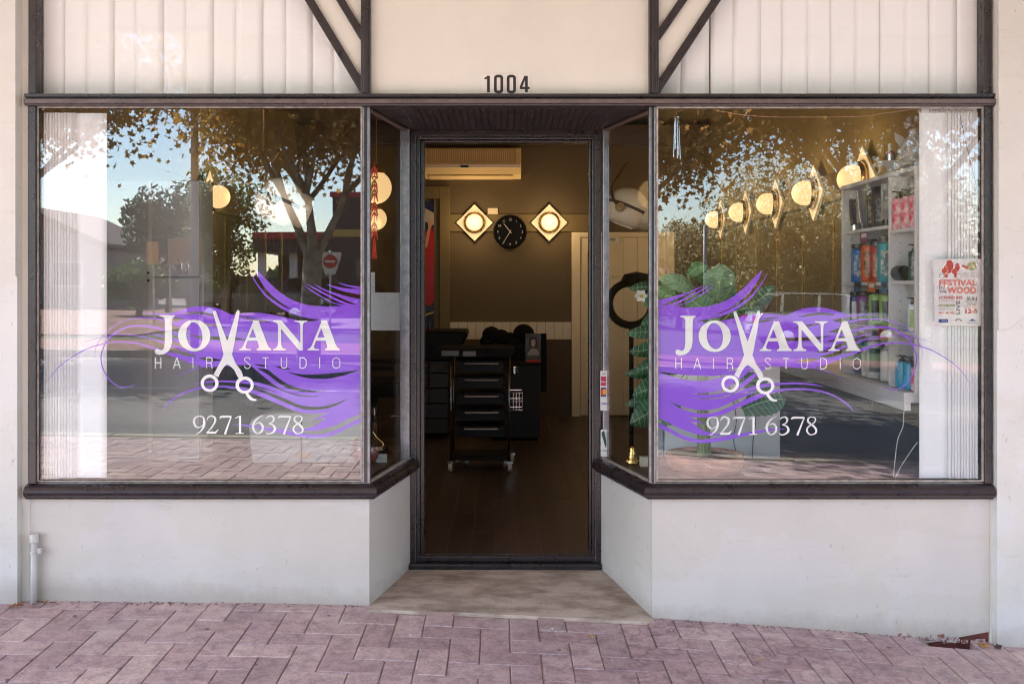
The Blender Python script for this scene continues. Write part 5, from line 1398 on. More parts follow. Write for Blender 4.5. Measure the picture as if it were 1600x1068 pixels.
for q in range(170):
    x = rc.uniform(-2.03, 2.05)
    if -.6 < x < .67: continue
    y = -rc.random()**2*.035-.002; s_ = rc.uniform(.002, .006); z = g(x)
    cr.box(x, x+s_*rc.uniform(1, 2.5), y-s_, y, z-.004, z+s_*.5)
o = cr.build('wall_grit', mat('grit_dark', (.12, .08, .06), .9, col2=(.3, .22, .18), scale=60)); setp(o, 'fine grit and crumbs along the foot of the wall', 'grit', None, 'stuff')
# ------------------------------------------------------------------ the two window decals
YD = 0.0085
E = 0.0
A_top = [[(567.8,467.7),(549,464.5),(539.4,462),(515,454.7),(503,449.5),(490.6,443.3)], [(490.6,443.3),(503,452),(523,461),(540,468.5),(556,475.2)],
 [(556,475.2),(548,474.6),(540,472.2),(523,465),(498.7,453),(485,446),(476,441)], [(476,441),(488,449.5),(498.7,455.6),(523,469),(533,473.5),(542.6,476.2)],
 [(542.6,476.2),(530,474.5),(518,471),(498.7,460.4),(486,452.5),(472.7,443.3)], [(472.7,443.3),(486,454.5),(498.7,462),(516,471.8),(534,477.6)],
 [(534,477.6),(515,478.5),(498.7,478),(482.5,476.6),(463,471),(446.7,462.8),(430.5,450.6),(414,434.4),(398.8,419.7)],
 [(398.8,419.7),(404.5,434.4),(415.9,452),(430.5,466),(450,480),(466,487),(480,491)],
 [(480,491),(466,488.5),(455,484),(437,475),(416,459.6),(401,441),(389.9,423.8)],
 [(389.9,423.8),(399.6,442.5),(414,462),(433.7,478),(455,489.6),(482.5,497),(500.4,498.9)],
 [(500.4,498.9),(490,501),(479,501.8),(458,498.6),(433.7,492.9),(411,489),(390,488.5),(373.6,489.6),(362,491),(352.5,487),(339.5,481.5),(323,478.7),(313.7,478.2),(297.5,480),(281,484.7),(265,489.6),(253.6,490),(232.5,488.5),(216,490)],
 [(216,490),(232.5,490),(248.7,491.7),(268,494),(290,498)], [(290,498),(276,502),(262,503)], [(262,503),(280,511),(296,517)], [(296,517),(277,519),(262,518)], [(262,518),(285,527),(300,533)], [(300,533),(276,531),(256,526)],
 [(256,526),(275,534),(300,544)], [(300,544),(280,542),(262,538)], [(262,538),(285,548),(310,556)], [(310,556),(290,556),(268,549)],
 [(268,549),(275,556),(285,562),(297.5,567.5),(313.7,571.5),(330,573),(350,572),(368.7,570.5),(390,570.3),(394.5,573.5),(402,579.5),(411,587),(427,600),(443.5,609.2),(463,615.5),(489,618.4),(511.7,616)],
 [(511.7,616),(489,619.6),(466,618),(450,613.6),(430,605.5),(414,600),(394.7,595.7),(368.7,594.3),(341,594),(318,596.5),(300,601)],
 [(300,601),(318,598.5),(341,596.6),(368.7,597.6),(394.7,601),(414,606),(436,612.5)], [(436,612.5),(416,608.5),(398,603)], [(398,603),(420.7,612.8),(440,620),(458,628),(474,633.5),(495.5,635.2),(515,632),(531,627.4),(545,621)],
 [(545,621),(531,630.4),(515,636.6),(495.5,640.2),(476,639.4),(458,633.6),(440,626),(420.7,617.3),(401,610),(385,605.8),(368.7,603.6),(341,602.4),(313.7,604.6),(297.5,608.5),(281,615.5),(265,626),(252.8,639.6)],
 [(252.8,639.6),(266,628),(281,617.8),(297.5,611),(313.7,607.2),(341,605),(368.7,607),(391.5,613),(411,621),(433.7,630.5),(450,637.3),(466,643.2),(489,646),(514,644.8)],
 [(514,644.8),(500,650.5),(487,657.5)], [(487,657.5),(500,654),(512.5,651.6)], [(512.5,651.6),(505,656),(498.7,660.7),(489,665.8),(474,669.6),(455,669.7),(433.7,668)],
 [(433.7,668),(455,671.3),(476,672.5),(495.5,672),(515,667),(531,660.7),(547.5,652.6),(567.8,644.5)], [(567.8,644.5),(567.8,467.7)]]
HOLES = [
 [[(286,489.5),(300,487),(313,486.8),(330,489.8),(343,494.5)], [(343,494.5),(330,492.6),(313,490.6),(300,490.2),(286,492)]],
 [[(378.5,497.4),(400,498.6),(413,500.5),(426,503.3)], [(426,503.3),(413,502.9),(395,501.4),(378.5,497.4)]],
 [[(366,493.8),(385,494.2),(411,497.2)], [(411,497.2),(385,496.2),(366,493.8)]],
 [[(305,503),(330,506),(352,511)], [(352,511),(330,509.4),(305,503)]],
 [[(288,521.5),(320,525.2),(360,526.2),(387,530.8)], [(387,530.8),(360,530.8),(320,529.6),(288,521.5)]],
 [[(276,541),(300,546),(318,548)], [(318,548),(300,549),(276,541)]],
 [[(308,559.5),(325,558),(347,562.5)], [(347,562.5),(330,564),(308,559.5)]],
 [[(429,571.6),(441,573),(456,577.2)], [(456,577.2),(441,576.2),(429,571.6)]],
 [[(446.7,580.5),(474,584.6),(498.7,584.2),(523,582.4),(547.5,579.5),(562,578)], [(562,578),(547.5,582.9),(531,587.6),(511.7,591.2),(490.6,591.4),(471,588.4),(446.7,580.5)]],
 [[(395,568.2),(409,569.2),(421,572.6)], [(421,572.6),(409,572.2),(395,568.2)]],
 [[(401,575),(417.5,577),(430.5,586.8),(446.7,598),(466,605.8),(485.7,609.6),(511.7,610.7)], [(511.7,610.7),(490.6,612.4),(471,611.2),(450,606.2),(433.7,596.8),(418,584.6),(401,575)]],
]
SPIKES = [[[(567.8,447.4),(553,446.6),(540,444.2),(528,440.9)], [(528,440.9),(540,446.5),(561,451)], [(561,451),(549,450.9),(531,448.8),(508.5,443.3)], [(508.5,443.3),(524,450.5),(539.4,455.4),(567.8,461)], [(567.8,461),(567.8,447.4)]],
 [[(567.8,648.9),(547.5,660.2),(528,670),(511.7,676),(495.5,678.6),(476,677),(453,673),(433.7,669.9),(391.5,663.6),(377,662.4),(360.6,663)], [(360.6,663),(377,664.3),(398,667.8),(420.7,672.6),(450,678.6),(474,682.7),(495.5,683.8),(515,681),(531,674.6),(547.5,666.6),(567.8,657.9)], [(567.8,657.9),(567.8,648.9)]]]
STRANDS = [
 [(148,559.5,.3),(148.6,549,.5),(151,540,.7),(161,523.7,.9),(180.5,507.5,1.2),(200,499.4,1.4),(219.5,496.6,1.8),(240.6,497.4,2.2),(257,499.9,3),(285,508,4)],
 [(210.6,599,.4),(206.5,602,.8),(195,604.7,1.1),(183.7,602.6,1.3),(170.7,592.5,1.5),(161,576,1.7),(158,562,1.8),(158.8,551,2),(166,533.5,2.3),(175.6,523,2.5),(190,514,2.7),(206.5,509.4,2.8),(224,509,3),(245.5,512.3,3.4),(265,518,4),(290,527,5)],
 [(133,534,.3),(156,527,.7),(190,522.3,1.2),(213,524,1.5),(237,528.9,2),(257,535.3,2.6),(290,547,4)],
 [(74,595.5,.3),(89.5,575.4,1.0),(109,560,1.3),(135,545.3,1.5),(161,537,1.6),(183.7,534,1.9),(208,535,2.4),(226,539,2.8),(244,545,3.4),(265,553,4),(290,561.5,5)],
 [(219,531,.3),(232.5,518.5,.6),(255,503.6,.8),(280,492,1.0)],
 [(225,520,.4),(240.6,522.3,1.4),(257,526,2.4),(290,534,4)],
 [(273,591,.3),(286,582.5,.7),(302,576.8,1.1),(325,571.5,1.6)]]
def sections(secs):
    out = []
    for s in secs:
        c = catmull(s, 4) if len(s) > 2 else list(s)
        out += c[:-1]
    return out
J = [(249.6,492.2),(273.5,492.2),(273.5,494),(271,495.3),(269.5,498),(268.9,503),(268.8,518),(268.8,532),(267.5,541),(263.5,548),(257.5,552.6),(249,554.2),(243.5,552.5),(241.8,549),(243,545.5),(246,544.6),(250,546.4),(253.5,546.8),(256.2,543.5),(257.4,536),(257.6,515),(257.6,500),(256.5,496.6),(254,494.9),(249.6,494)]
def ell(cx, cy, rx, ry, n=36, rot=0): return [(cx+rx*math.cos(2*math.pi*k/n)*math.cos(rot)-ry*math.sin(2*math.pi*k/n)*math.sin(rot), cy+rx*math.cos(2*math.pi*k/n)*math.sin(rot)+ry*math.sin(2*math.pi*k/n)*math.cos(rot)) for k in range(n)]
O_ = [ell(303.4, 524, 25.2, 24.6), ell(303.6, 523.8, 12.6, 20.6, rot=-.12)]
A_ = [[(373.6,547),(373.6,545.2),(377,544),(380,540),(395.4,502.5),(395,500.7),(403.9,500.7),(417.5,537.5),(420,542.2),(424,545.2),(424,547),(400.9,547),(400.9,545.2),(404,543.7),(404.5,540.5),(402,532),(387.0,532),(383.7,540.5),(384,543.6),(387.5,545),(391.9,545.2),(391.9,547)], [(395,512.8),(389.2,527),(400.4,527)]]
N_ = [[(426.4,500.7),(440,500.7),(469.2,535.5),(469.2,508),(468,504.2),(465,502.9),(460,502.3),(460,500.7),(480,500.7),(480,502.3),(475.5,503.4),(473.5,506.5),(473,512),(473,547.2),(467.5,547.2),(439,513.5),(439.3,538),(441,543),(446.7,545.2),(446.7,547),(426.4,547),(426.4,545.2),(431.3,543.6),(433.6,540),(434.3,535),(434.4,509),(433.5,505.8),(430.5,503),(426.4,502.3)]]
SC_L = [[(333,486.6),(334.2,485),(335.8,484.8),(337.2,486),(338.6,489.5),(355,532.5),(369,488.5),(369.8,486),(371.2,484.2),(373,484.3),(374.2,486),(374.2,489),(370,515),(363.6,549),(362.4,553.2),(364,557),(368,567),(377,579.5),(379.5,585.5),(379,589),(374.8,592.8),(371,588),(366,577.5),(360.5,572.3),(354.7,569),(350.5,572.3),(347,577),(343.5,583.5),(341.2,589.2),(333.6,584.8),(336.2,580.2),(346,562),(349.2,553.2),(348,548),(340,513),(333,490)]]
SC_L[0] = SC_L[0]
DIGITS = [
 [ [(319,659,2.6),(317.5,651.6,2.2),(311,649.8,1.6),(304.5,653,2.8),(303.2,660,3.6),(306.5,666.2,2.6),(311.5,667.2,1.8),(317.3,663.5,1.6)], [(318.7,656,3.2),(319.1,662,3.6),(316.5,669.5,2.8),(311.5,675,1.6),(306,678,.9)] ],
 [ [(323.2,656,1),(326,651,2),(331.2,649.6,2.6),(336,653,3.4),(335.3,660,3),(330.3,667.6,2),(323.2,675.6,1.6)], [(322.5,675.4,3),(337.6,675.4,3.2)], [(336,676,3),(341,670.6,1)] ],
 [ [(344,653.8,.8),(346,650.6,3.2),(361,650.6,3.2)], [(361.6,650,1.4),(357,662,2.4),(351.4,678,3.4)] ],
 [ [(367.4,653,1),(373.5,650.3,2.2)], [(375,649.2,3.4),(375,676.3,3.4)], [(368,676.6,1.4),(381,676.6,1.4)] ],
 [ [(411.5,648.2,.8),(402.5,653.2,2.2),(396.6,661,3.4),(395.5,668.5,3.8),(398.8,674.8,2.8),(403.4,676.8,1.8),(408.6,673.6,3.2),(410.6,667.4,3.6),(408.2,661.6,2.8),(403.2,660,1.6),(397.4,663.4,1.0)] ],
 [ [(416.2,653.6,.9),(419,650.5,1.8),(424.5,649.6,2.6),(427.8,653.5,3.2),(425.8,658.6,2.2),(419.5,661.8,1.0)], [(420.5,662,1.0),(426.6,663.8,2.4),(429.6,669.3,3.6),(426.8,674.6,2.8),(420,677.4,1.6),(415.4,675.6,1.9)] ],
 [ [(435,653.8,.8),(437,650.6,3.2),(454,650.6,3.2)], [(454.6,650,1.4),(449.6,662,2.4),(443.4,678,3.4)] ],
 [ [(466,661.5,2.8),(460.5,657,3.2),(460.8,651.6,2.6),(466,649.4,1.4),(471.4,651.6,2.2),(471,656.5,2),(465.5,661.6,2)], [(465.5,661.6,2),(459.6,666,2),(458.6,671.4,2.8),(462,676,2.2),(466.5,677,1.4),(472,674.4,2.6),(472.8,669.2,3.2),(469.6,664.5,3.2),(466,661.5,2.8)] ],
]
LW_ = 1.25
def thin(ch, x0, x1):
    y0, y1 = 558, 575.3; w_ = x1-x0; m = (x0+x1)/2
    if ch == 'H': return [[(x0, y0, LW_), (x0, y1, LW_)], [(x1, y0, LW_), (x1, y1, LW_)], [(x0, 566.5, LW_), (x1, 566.5, LW_)]]
    if ch == 'A': return [[(x0, y1, LW_), (m, y0, LW_)], [(m, y0, LW_), (x1, y1, LW_)], [(x0+w_*.22, 569.6, LW_), (x1-w_*.22, 569.6, LW_)]]
    if ch == 'I': return [[(m, y0, LW_*1.1), (m, y1, LW_*1.1)]]
    if ch == 'R': return [[(x0, y0, LW_), (x0, y1, LW_)], [(x0, y0+.6, LW_), (x1-2, y0+.7, LW_), (x1, 562.3, LW_), (x1-2, 566.3, LW_), (x0, 566.6, LW_)], [(x1-3, 566.8, LW_), (x1-.8, 569.5, LW_), (x1-.2, y1, LW_)]]
    if ch == 'S': return [[(x1-.3, 561.6, LW_), (m+1.8, 558.3, LW_), (m-2, 558.4, LW_), (x0+.4, 561.8, LW_), (m, 566.4, LW_), (x1-.2, 571, LW_), (m+2, 575, LW_), (m-2.2, 575, LW_), (x0, 571.6, LW_)]]
    if ch == 'T': return [[(x0, y0+.6, LW_), (x1, y0+.6, LW_)], [(m, y0, LW_), (m, y1, LW_)]]
    if ch == 'U': return [[(x0, y0, LW_), (x0, 570, LW_), (x0+1.6, 574.2, LW_), (m, 575, LW_), (x1-1.6, 574.2, LW_), (x1, 570, LW_), (x1, y0, LW_)]]
    if ch == 'D': return [[(x0, y0, LW_), (x0, y1, LW_)], [(x0, y0+.6, LW_), (m+1, y0+.8, LW_), (x1, 562.5, LW_), (x1, 571, LW_), (m+1, 574.6, LW_), (x0, 574.8, LW_)]]
    if ch == 'O': return [[(m-.1, 558.3, LW_), (x0+.4, 561.3, LW_), (x0, 566.7, LW_), (x0+.4, 572, LW_), (m, 575, LW_), (x1-.4, 572, LW_), (x1, 566.7, LW_), (x1-.4, 561.3, LW_), (m, 558.3, LW_)]]
STUDIO = [('H', 242.6, 251.4), ('A', 271, 281.6), ('I', 300, 303), ('R', 322.9, 331.6), ('S', 381.6, 391.2), ('T', 410, 419.8), ('U', 439.4, 448), ('D', 468.8, 478), ('I', 498, 501), ('O', 520, 531)]
def decal(label, swtf, tx, ttx, dtx, y):
    t = thing('window_decal', label, 'decal', swtf((400, 560)) and P(*swtf((400, 560)), y), None)
    sw_ = flat('swoosh', [sections(A_top)] + [sections(h) for h in HOLES], PURPLE, t, y, tf=swtf)
    for k, s_ in enumerate(SPIKES): flat('swoosh_strand', [sections(s_)], PURPLE, t, y-.0001*(k+1), tf=swtf)
    for k, s_ in enumerate(STRANDS): ribbon_mesh([s_], 'swoosh_strand', PURPLE, t, y-.0003-.0002*k, tf=swtf)
    yl = y-.0022
    for nm, lp, dx in (('letter', [J], 0), ('letter', O_, 0), ('letter', A_, 0), ('letter', N_, 0), ('letter', A_, 106.9)):
        flat(nm, lp, WHITEV, t, yl, tf=lambda p, dx=dx: (ttx(p)[0]+dx, ttx(p)[1]))
    scz = MB()
    s_o = flat('scissors', SC_L, WHITEV, t, yl-.0003, tf=ttx)
    flat('scissor_ring', [ell(327.6, 598.3, 13.9, 13.6), ell(327.4, 598.6, 9.0, 9.0)], WHITEV, t, yl-.0006, tf=ttx)
    flat('scissor_ring', [ell(382.2, 601.2, 14.2, 13.4), ell(382.6, 601.6, 9.2, 8.6)], WHITEV, t, yl-.0006, tf=ttx)
    ribbon_mesh([[(384.5,611.5,4),(387.5,617.5,4.6),(393,623,4.4),(400.6,624.8,2.4)], [(378,588,5),(377,592,5)], [(338,590,4),(334,592,5)]], 'finger_rest', WHITEV, t, yl-.0009, tf=ttx)
    for ch, a, b_ in STUDIO: ribbon_mesh(thin(ch, a, b_), 'small_letter', WHITEV, t, yl-.0003, tf=ttx)
    for d in DIGITS: ribbon_mesh(d, 'digit', WHITEV, t, yl-.0003, tf=dtx)
    return t
decal('purple flowing hair decal with white salon lettering on the left window', lambda p: p, 0, lambda p: p, lambda p: p, YD)
decal('purple flowing hair decal with white salon lettering on the right window, mirrored', lambda p: (1590-p[0], p[1]+1.5+max(0, p[1]-560)*.05) if p[0] < 560 else (1022, p[1]+1.5+max(0, p[1]-560)*.05), 0, lambda p: (p[0]+813.3, p[1]+1.0), lambda p: (p[0]+802.4, p[1]+1.6), YD)

# ------------------------------------------------------------------ festival poster inside the right window
yp = .0105
t = thing('festival_poster', 'white festival poster with red bears on a tandem taped inside the right window', 'poster', P(1496, 457, yp))
flat('sheet', [[(1457.5, 405), (1533.5, 404), (1533.5, 509), (1461, 508.5)]], mat('poster_white', (.80, .77, .77), .5), t, yp)
pr_, cor, grn, gry, bl_, oli = mat('ink_red', (.52, .04, .035), .5), mat('ink_coral', (.72, .20, .16), .5), mat('ink_sage', (.38, .38, .18), .5), mat('ink_grey', (.10, .09, .11), .5), mat('ink_navy', (.04, .05, .22), .5), mat('ink_taupe', (.35, .27, .2), .5)
yy = yp-.0006
def pt_(a): return (1440+a[0]/7.117, 380+a[1]/7.117)
def pflat(nm, pts, m, k=0, sm=True): return flat(nm, [catmull([pt_(p) for p in pts+[pts[0]]], 3)[:-1] if sm else [pt_(p) for p in pts]], m, t, yy-.0002*k)
pflat('bear', [(275,205),(300,188),(325,190),(350,215),(352,265),(335,300),(320,330),(290,335),(290,375),(262,380),(255,345),(228,322),(235,275),(275,235)], pr_, 0)
pflat('bear', [(372,238),(395,222),(415,230),(425,262),(415,300),(395,318),(388,345),(385,380),(362,380),(362,350),(335,320),(345,295),(375,265)], pr_, 1)
for cx_ in (224, 414):
    flat('wheel', [ell(*pt_((cx_, 365)), 4.2, 4.2, 20), ell(*pt_((cx_, 365)), 3.6, 3.6, 20)], pr_ if cx_ > 300 else gry, t, yy-.0005)
pflat('pennant', [(442,255),(455,238),(520,262),(510,288)], pr_, 2, False)
flat('badge', [ell(*pt_((560, 250)), 7, 7.2, 24)], grn, t, yy-.0003)
def ptext(s, x, y, hpx, m, wpx=None, bold=.0, rot=0, k=4):
    """s set with baseline at zoomed px (x, y), cap height hpx (zoomed), stretched to wpx"""
    sc = (DIST+yy)/F/7.117
    a = P(*pt_((x, y)), yy)
    o = text('print', s, a.x, a.z, yy-.0002*k, hpx*sc/.70, m, t, offset=bold)
    if wpx:
        xs = [v.co.x for v in o.data.vertices]; lo, hi = min(xs), max(xs); f = wpx*sc/(hi-lo)
        for v in o.data.vertices: v.co.x = lo+(v.co.x-lo)*f
    return o
ptext('FESTIVAL', 192, 468, 62, cor, 420, .0012)
ptext('IN', 192, 508, 32, gry, 58, .0002); ptext('THE', 192, 553, 32, gry, 84, .0002)
ptext('WOOD', 290, 555, 68, cor, 325, .0018)
ptext('LICENSED BAR', 190, 618, 32, pr_, 265, .0003)
ptext('GOURMET FOOD', 190, 648, 14, oli, 180); ptext('LIVE', 0, 0, 1, gry) if False else None
pflat('green_box', [(190,675),(370,675),(370,706),(190,706)], grn, 1, False)
ptext('MARKET STALLS', 196, 700, 18, WHITEV, 165, 0, k=6)
ptext("Kids' Zone", 190, 740, 20, gry, 165); ptext('ART MUSIC', 190, 784, 28, cor, 180, .0004)
o = ptext('LIVE', 390, 790, 42, gry, 150, .0003)
org = P(*pt_((425, 790)), yy); rl = rootloc(o)
for v in o.data.vertices:
    wx, wz = v.co.x+rl.x, v.co.z+rl.z
    x0_ = P(*pt_((390, 790)), yy)
    dx, dz = wx-x0_.x, wz-x0_.z
    v.co.x = org.x - dz - rl.x; v.co.z = org.z + dx - rl.z
ptext('SUN', 500, 638, 42, gry, 112, .0004); ptext('FROM THE', 478, 660, 16, oli, 130); ptext('PARK', 500, 692, 26, oli, 108)
ptext('12-5', 475, 775, 46, pr_, 135, .0010)
ptext('THE PAVILION', 478, 715, 12, cor, 130)
for k in range(4): ptext('music food craft beer', 462, 335+15*k, 9, oli, 130)
pflat('blue_logo', [(190,842),(295,842),(295,882),(190,882)], bl_, 1, False)
ptext('CITY OF', 226, 868, 13, WHITEV, 60, 0, k=6)
flat('arch_logo', [[pt_((410+38*math.cos(a), 866-32*math.sin(a))) for a in [math.pi*k/12 for k in range(13)]] + [pt_((410+22*math.cos(a), 866-16*math.sin(a))) for a in [math.pi*(12-k)/12 for k in range(13)]]], oli, t, yy)
pflat('peak_logo', [(520,862),(548,850),(568,838),(590,856),(612,864)], bl_, 1, False)
ptext('FESTIVAL', 498, 895, 14, bl_, 128)

# ------------------------------------------------------------------ the street that the glass mirrors
BARK = mat('plane_tree_bark', (.20, .15, .11), .9, col2=(.36, .32, .25), scale=5, patch=(.45, .6), bump=.6, bscale=18)
def leaf_mat(name, c1, c2, c3, tr=.45):
    m = bpy.data.materials.new(name); m.use_nodes = True
    nt = m.node_tree; N = nt.nodes; Lk = nt.links; b = N['Principled BSDF']
    at = N.new('ShaderNodeAttribute'); at.attribute_name = 'tone'
    r = N.new('ShaderNodeValToRGB'); e = r.color_ramp.elements
    e[0].color = (*c1, 1); e[1].color = (*c3, 1); q = e.new(.55); q.color = (*c2, 1)
    Lk.new(at.outputs['Fac'], r.inputs[0]); Lk.new(r.outputs[0], b.inputs['Base Color'])
    b.inputs['Roughness'].default_value = .5
    tl = N.new('ShaderNodeBsdfTranslucent'); Lk.new(r.outputs[0], tl.inputs[0])
    mx = N.new('ShaderNodeMixShader'); mx.inputs[0].default_value = tr
    Lk.new(b.outputs[0], mx.inputs[1]); Lk.new(tl.outputs[0], mx.inputs[2]); Lk.new(mx.outputs[0], N['Material Output'].inputs[0])
    return m
LM1 = leaf_mat('autumn_plane_leaf', (.24, .18, .05), (.44, .29, .08), (.62, .32, .10), tr=.55)
LM2 = leaf_mat('green_bush_leaf', (.07, .11, .03), (.13, .18, .05), (.24, .28, .10))
LM3 = leaf_mat('dark_bush_leaf', (.025, .045, .02), (.045, .07, .03), (.08, .11, .05))
LM4 = leaf_mat('golden_hedge_leaf', (.14, .11, .035), (.32, .25, .09), (.78, .68, .42))
STAR = []
for k in range(10):
    a = math.pi/2 + 2*math.pi*k/10
    rr_ = [1.0, .45, .85, .42, .62, .25, .62, .42, .85, .45][k]
    STAR.append((rr_*math.cos(a), rr_*math.sin(a)))
def leaves(name, centers, size, m, parent, seed, shape='star', flatn=.0):
    rng = np.random.default_rng(seed)
    n = len(centers)
    base = np.array(STAR if shape == 'star' else [(0, -1), (.42, -.2), (.3, .55), (0, 1), (-.3, .55), (-.42, -.2)])
    k = len(base)
    q = rng.normal(size=(n, 3)); q[:, 2] = np.abs(q[:, 2])*(1+flatn); q /= np.linalg.norm(q, axis=1)[:, None]
    a = np.cross(q, rng.normal(size=(n, 3))); a /= np.linalg.norm(a, axis=1)[:, None]
    b_ = np.cross(q, a)
    s = size*rng.uniform(.6, 1.25, size=n)
    V = centers[:, None, :] + s[:, None, None]*(a[:, None, :]*base[None, :, 0:1] + b_[:, None, :]*base[None, :, 1:2])
    V += q[:, None, :]*(s[:, None, None]*.25)*(np.linalg.norm(base, axis=1)**2)[None, :, None]
    V = V.reshape(-1, 3) - np.array(rootloc(parent))
    me = bpy.data.meshes.new(name)
    me.vertices.add(n*k); me.vertices.foreach_set('co', V.ravel())
    me.loops.add(n*k); me.loops.foreach_set('vertex_index', np.arange(n*k))
    me.polygons.add(n); me.polygons.foreach_set('loop_start', np.arange(n)*k)
    try: me.polygons.foreach_set('loop_total', np.full(n, k))
    except Exception: pass
    at = me.attributes.new('tone', 'FLOAT', 'POINT'); at.data.foreach_set('value', np.repeat(rng.random(n), k).astype(np.float32))
    me.materials.append(m); me.update(); me.validate()
    o = bpy.data.objects.new(name, me); link(o); o.parent = parent
    return o
def branchy(root, h, spread, rng, levels=4, trunk_r=.2, fork=2.0, lean=(0, 0)):
    mb = MB(); tips = []
    def rec(p, d, r, L_, lv):
        pts = [p]; rad = [r]
        q = Vector(p); dd = Vector(d)
        for i in range(4):
            dd = (dd + Vector((rng.uniform(-.13, .13), rng.uniform(-.13, .13), rng.uniform(-.03, .10)))).normalized()
            q = q + dd*L_/4; pts.append(q.copy()); rad.append(r*(1-.10*(i+1)))
        mb.tube(pts, rad, 8 if lv > 1 else 5)
        if lv <= 2: tips.extend(pts[1:])
        if lv == 0: return
        nb = rng.choice((2, 3, 3)) if lv > 1 else 3
        a0 = rng.uniform(0, 6.28)
        for k in range(nb):
            a = a0 + 2*math.pi*k/nb + rng.uniform(-.4, .4)
            side = Vector((math.cos(a), math.sin(a), 0))
            nd = (dd*1.0 + side*spread*rng.uniform(.7, 1.15) + Vector((0, 0, .12))).normalized()
            rec(q, nd, r*.62, L_*rng.uniform(.68, .85), lv-1)
    base = Vector(root)
    mb.tube([base-Vector((0, 0, .3)), base+Vector((0, 0, .05)), base+Vector((lean[0]*.4, lean[1]*.4, fork*.5)), base+Vector((lean[0], lean[1], fork))], [trunk_r*1.5, trunk_r*1.25, trunk_r, trunk_r*.95], 12)
    top = base+Vector((lean[0], lean[1], fork-.22))
    for k in range(4):
        a = 2*math.pi*k/4+rng.uniform(-.5, .5)
        rec(top, Vector((math.cos(a)*.55, math.sin(a)*.55, 1)).normalized(), trunk_r*.52, h*.27, levels)
    return mb, tips
def tree(name, label, root, h, fork, tr, n, ls, lm, seed, spread=.75, jit=.45, zmin=None, group='street trees', lean=(0, 0), levels=4):
    t = thing(name, label, 'tree', root, group)
    rng = random.Random(seed)
    mb, tips = branchy(root, h, spread, rng, levels, tr, fork, lean)
    tk = mb.build('trunk', BARK, t, smooth=True)
    nr = np.random.default_rng(seed)
    T = np.array([tuple(p) for p in tips]); idx = nr.integers(0, len(T), n)
    # clumps around a subset of the twigs, leaving gaps for the sky
    C = T[idx] + nr.normal(size=(n, 3))*jit
    if zmin is not None: C = C[C[:, 2] > zmin+nr.uniform(-.3, .6, size=len(C))]
    leaves('crown', C, ls, lm, t, seed)
    return t
def blob_tree(name, label, c, rad, n, ls, lm, seed, root_z, group='bushes across the street', trunk=True):
    t = thing(name, label, 'tree' if trunk else 'bush', (c[0], c[1], root_z), group)
    nr = np.random.default_rng(seed)
    K = 26
    cc_ = nr.normal(size=(K, 3)); cc_ /= np.linalg.norm(cc_, axis=1)[:, None]; cc_ *= nr.uniform(.35, .95, size=(K, 1))
    cc_ = cc_*np.array(rad) + np.array(c)
    i = nr.integers(0, K, n); d = nr.normal(size=(n, 3)); d /= np.linalg.norm(d, axis=1)[:, None]
    C = cc_[i] + d*nr.uniform(.5, 1, size=(n, 1))*np.array(rad)*.42
    C = C[C[:, 2] > root_z+.05]
    leaves('crown', C, ls, lm, t, seed, 'oval')
    MB().tube([(c[0], c[1], root_z-.2), (c[0]+.1, c[1], root_z+(c[2]-root_z)*.6), (c[0], c[1], c[2])], [.14, .10, .05], 8).build('trunk', BARK, t, smooth=True)
    return t
r1 = PR(482, 0, 14.2); r1.z = gr(r1.x, -14.2)+.02
tree('plane_tree', 'spreading autumn plane tree across the road mirrored in the left window', r1, 5.4, 2.0, .19, 30000, .090, LM1, 11, jit=.46, zmin=2.55, lean=(.08, 0))
r2 = PR(1490, 0, 11.5); r2.z = gr(r2.x, -11.5)+.0
r2 = Vector((8.4, -15.2, gr(8.4, -15)+.02))
tree('plane_tree', 'dense autumn plane tree across the road mirrored in the right window', r2, 6.8, 2.2, .25, 42000, .11, LM1, 23, jit=.5, zmin=2.5, lean=(-.9, .5))
r3 = Vector((2.6, -17.0, gr(2.6, -17)+.0))
tree('plane_tree', 'bushy autumn plane tree farther back behind the mirrored street lamp', r3, 5.6, 2.1, .2, 20000, .11, LM1, 31, jit=.6, zmin=1.9)
r4 = Vector((-10.5, -15.5, gr(-10, -15)+.02))
tree('plane_tree', 'autumn plane tree at the far left whose branches reach into the left window', r4, 5.6, 2.4, .2, 14000, .105, LM1, 43, jit=.45, zmin=3.0)
r5 = Vector((.45, -10.3, gr(.45, -10)+.02))
tree('plane_tree', 'autumn plane tree on the planted island in the middle of the road', r5, 5.6, 2.5, .2, 26000, .098, LM1, 57, jit=.5, zmin=2.95)
MB().lathe([(0, -.1), (1.5, -.1), (1.5, .11), (1.42, .13), (1.3, .13), (1.28, .08), (0, .10)], (.45, -10.3, gr(.45, -10)), 'z', 40, ell=.5).build('traffic_island', KERBM)['kind'] = 'structure'
def bl(px, py, L, rad, n, ls, lm, seed, lab, name='leafy_tree'):
    c = PR(px, py, L); return blob_tree(name, lab, (c.x, c.y, c.z), rad, n, ls, lm, seed, gr(c.x, -L))
bl(262, 352, 34, (1.7, 1.6, 1.7), 5000, .12, LM3, 1, 'round dark tree standing left of the mirrored lamp post')
bl(350, 360, 26, (1.35, 1.4, 2.1), 7000, .085, LM2, 2, 'feathery green tree behind the mirrored parked car')
bl(215, 445, 30, (1.2, 1.2, .9), 3000, .09, LM2, 3, 'low rounded bush left of the mirrored lamp post', 'bush')
bl(505, 415, 48, (2.2, 2, 1.2), 2500, .14, LM2, 4, 'sunlit yellow-green tree beyond the mirrored no entry sign')
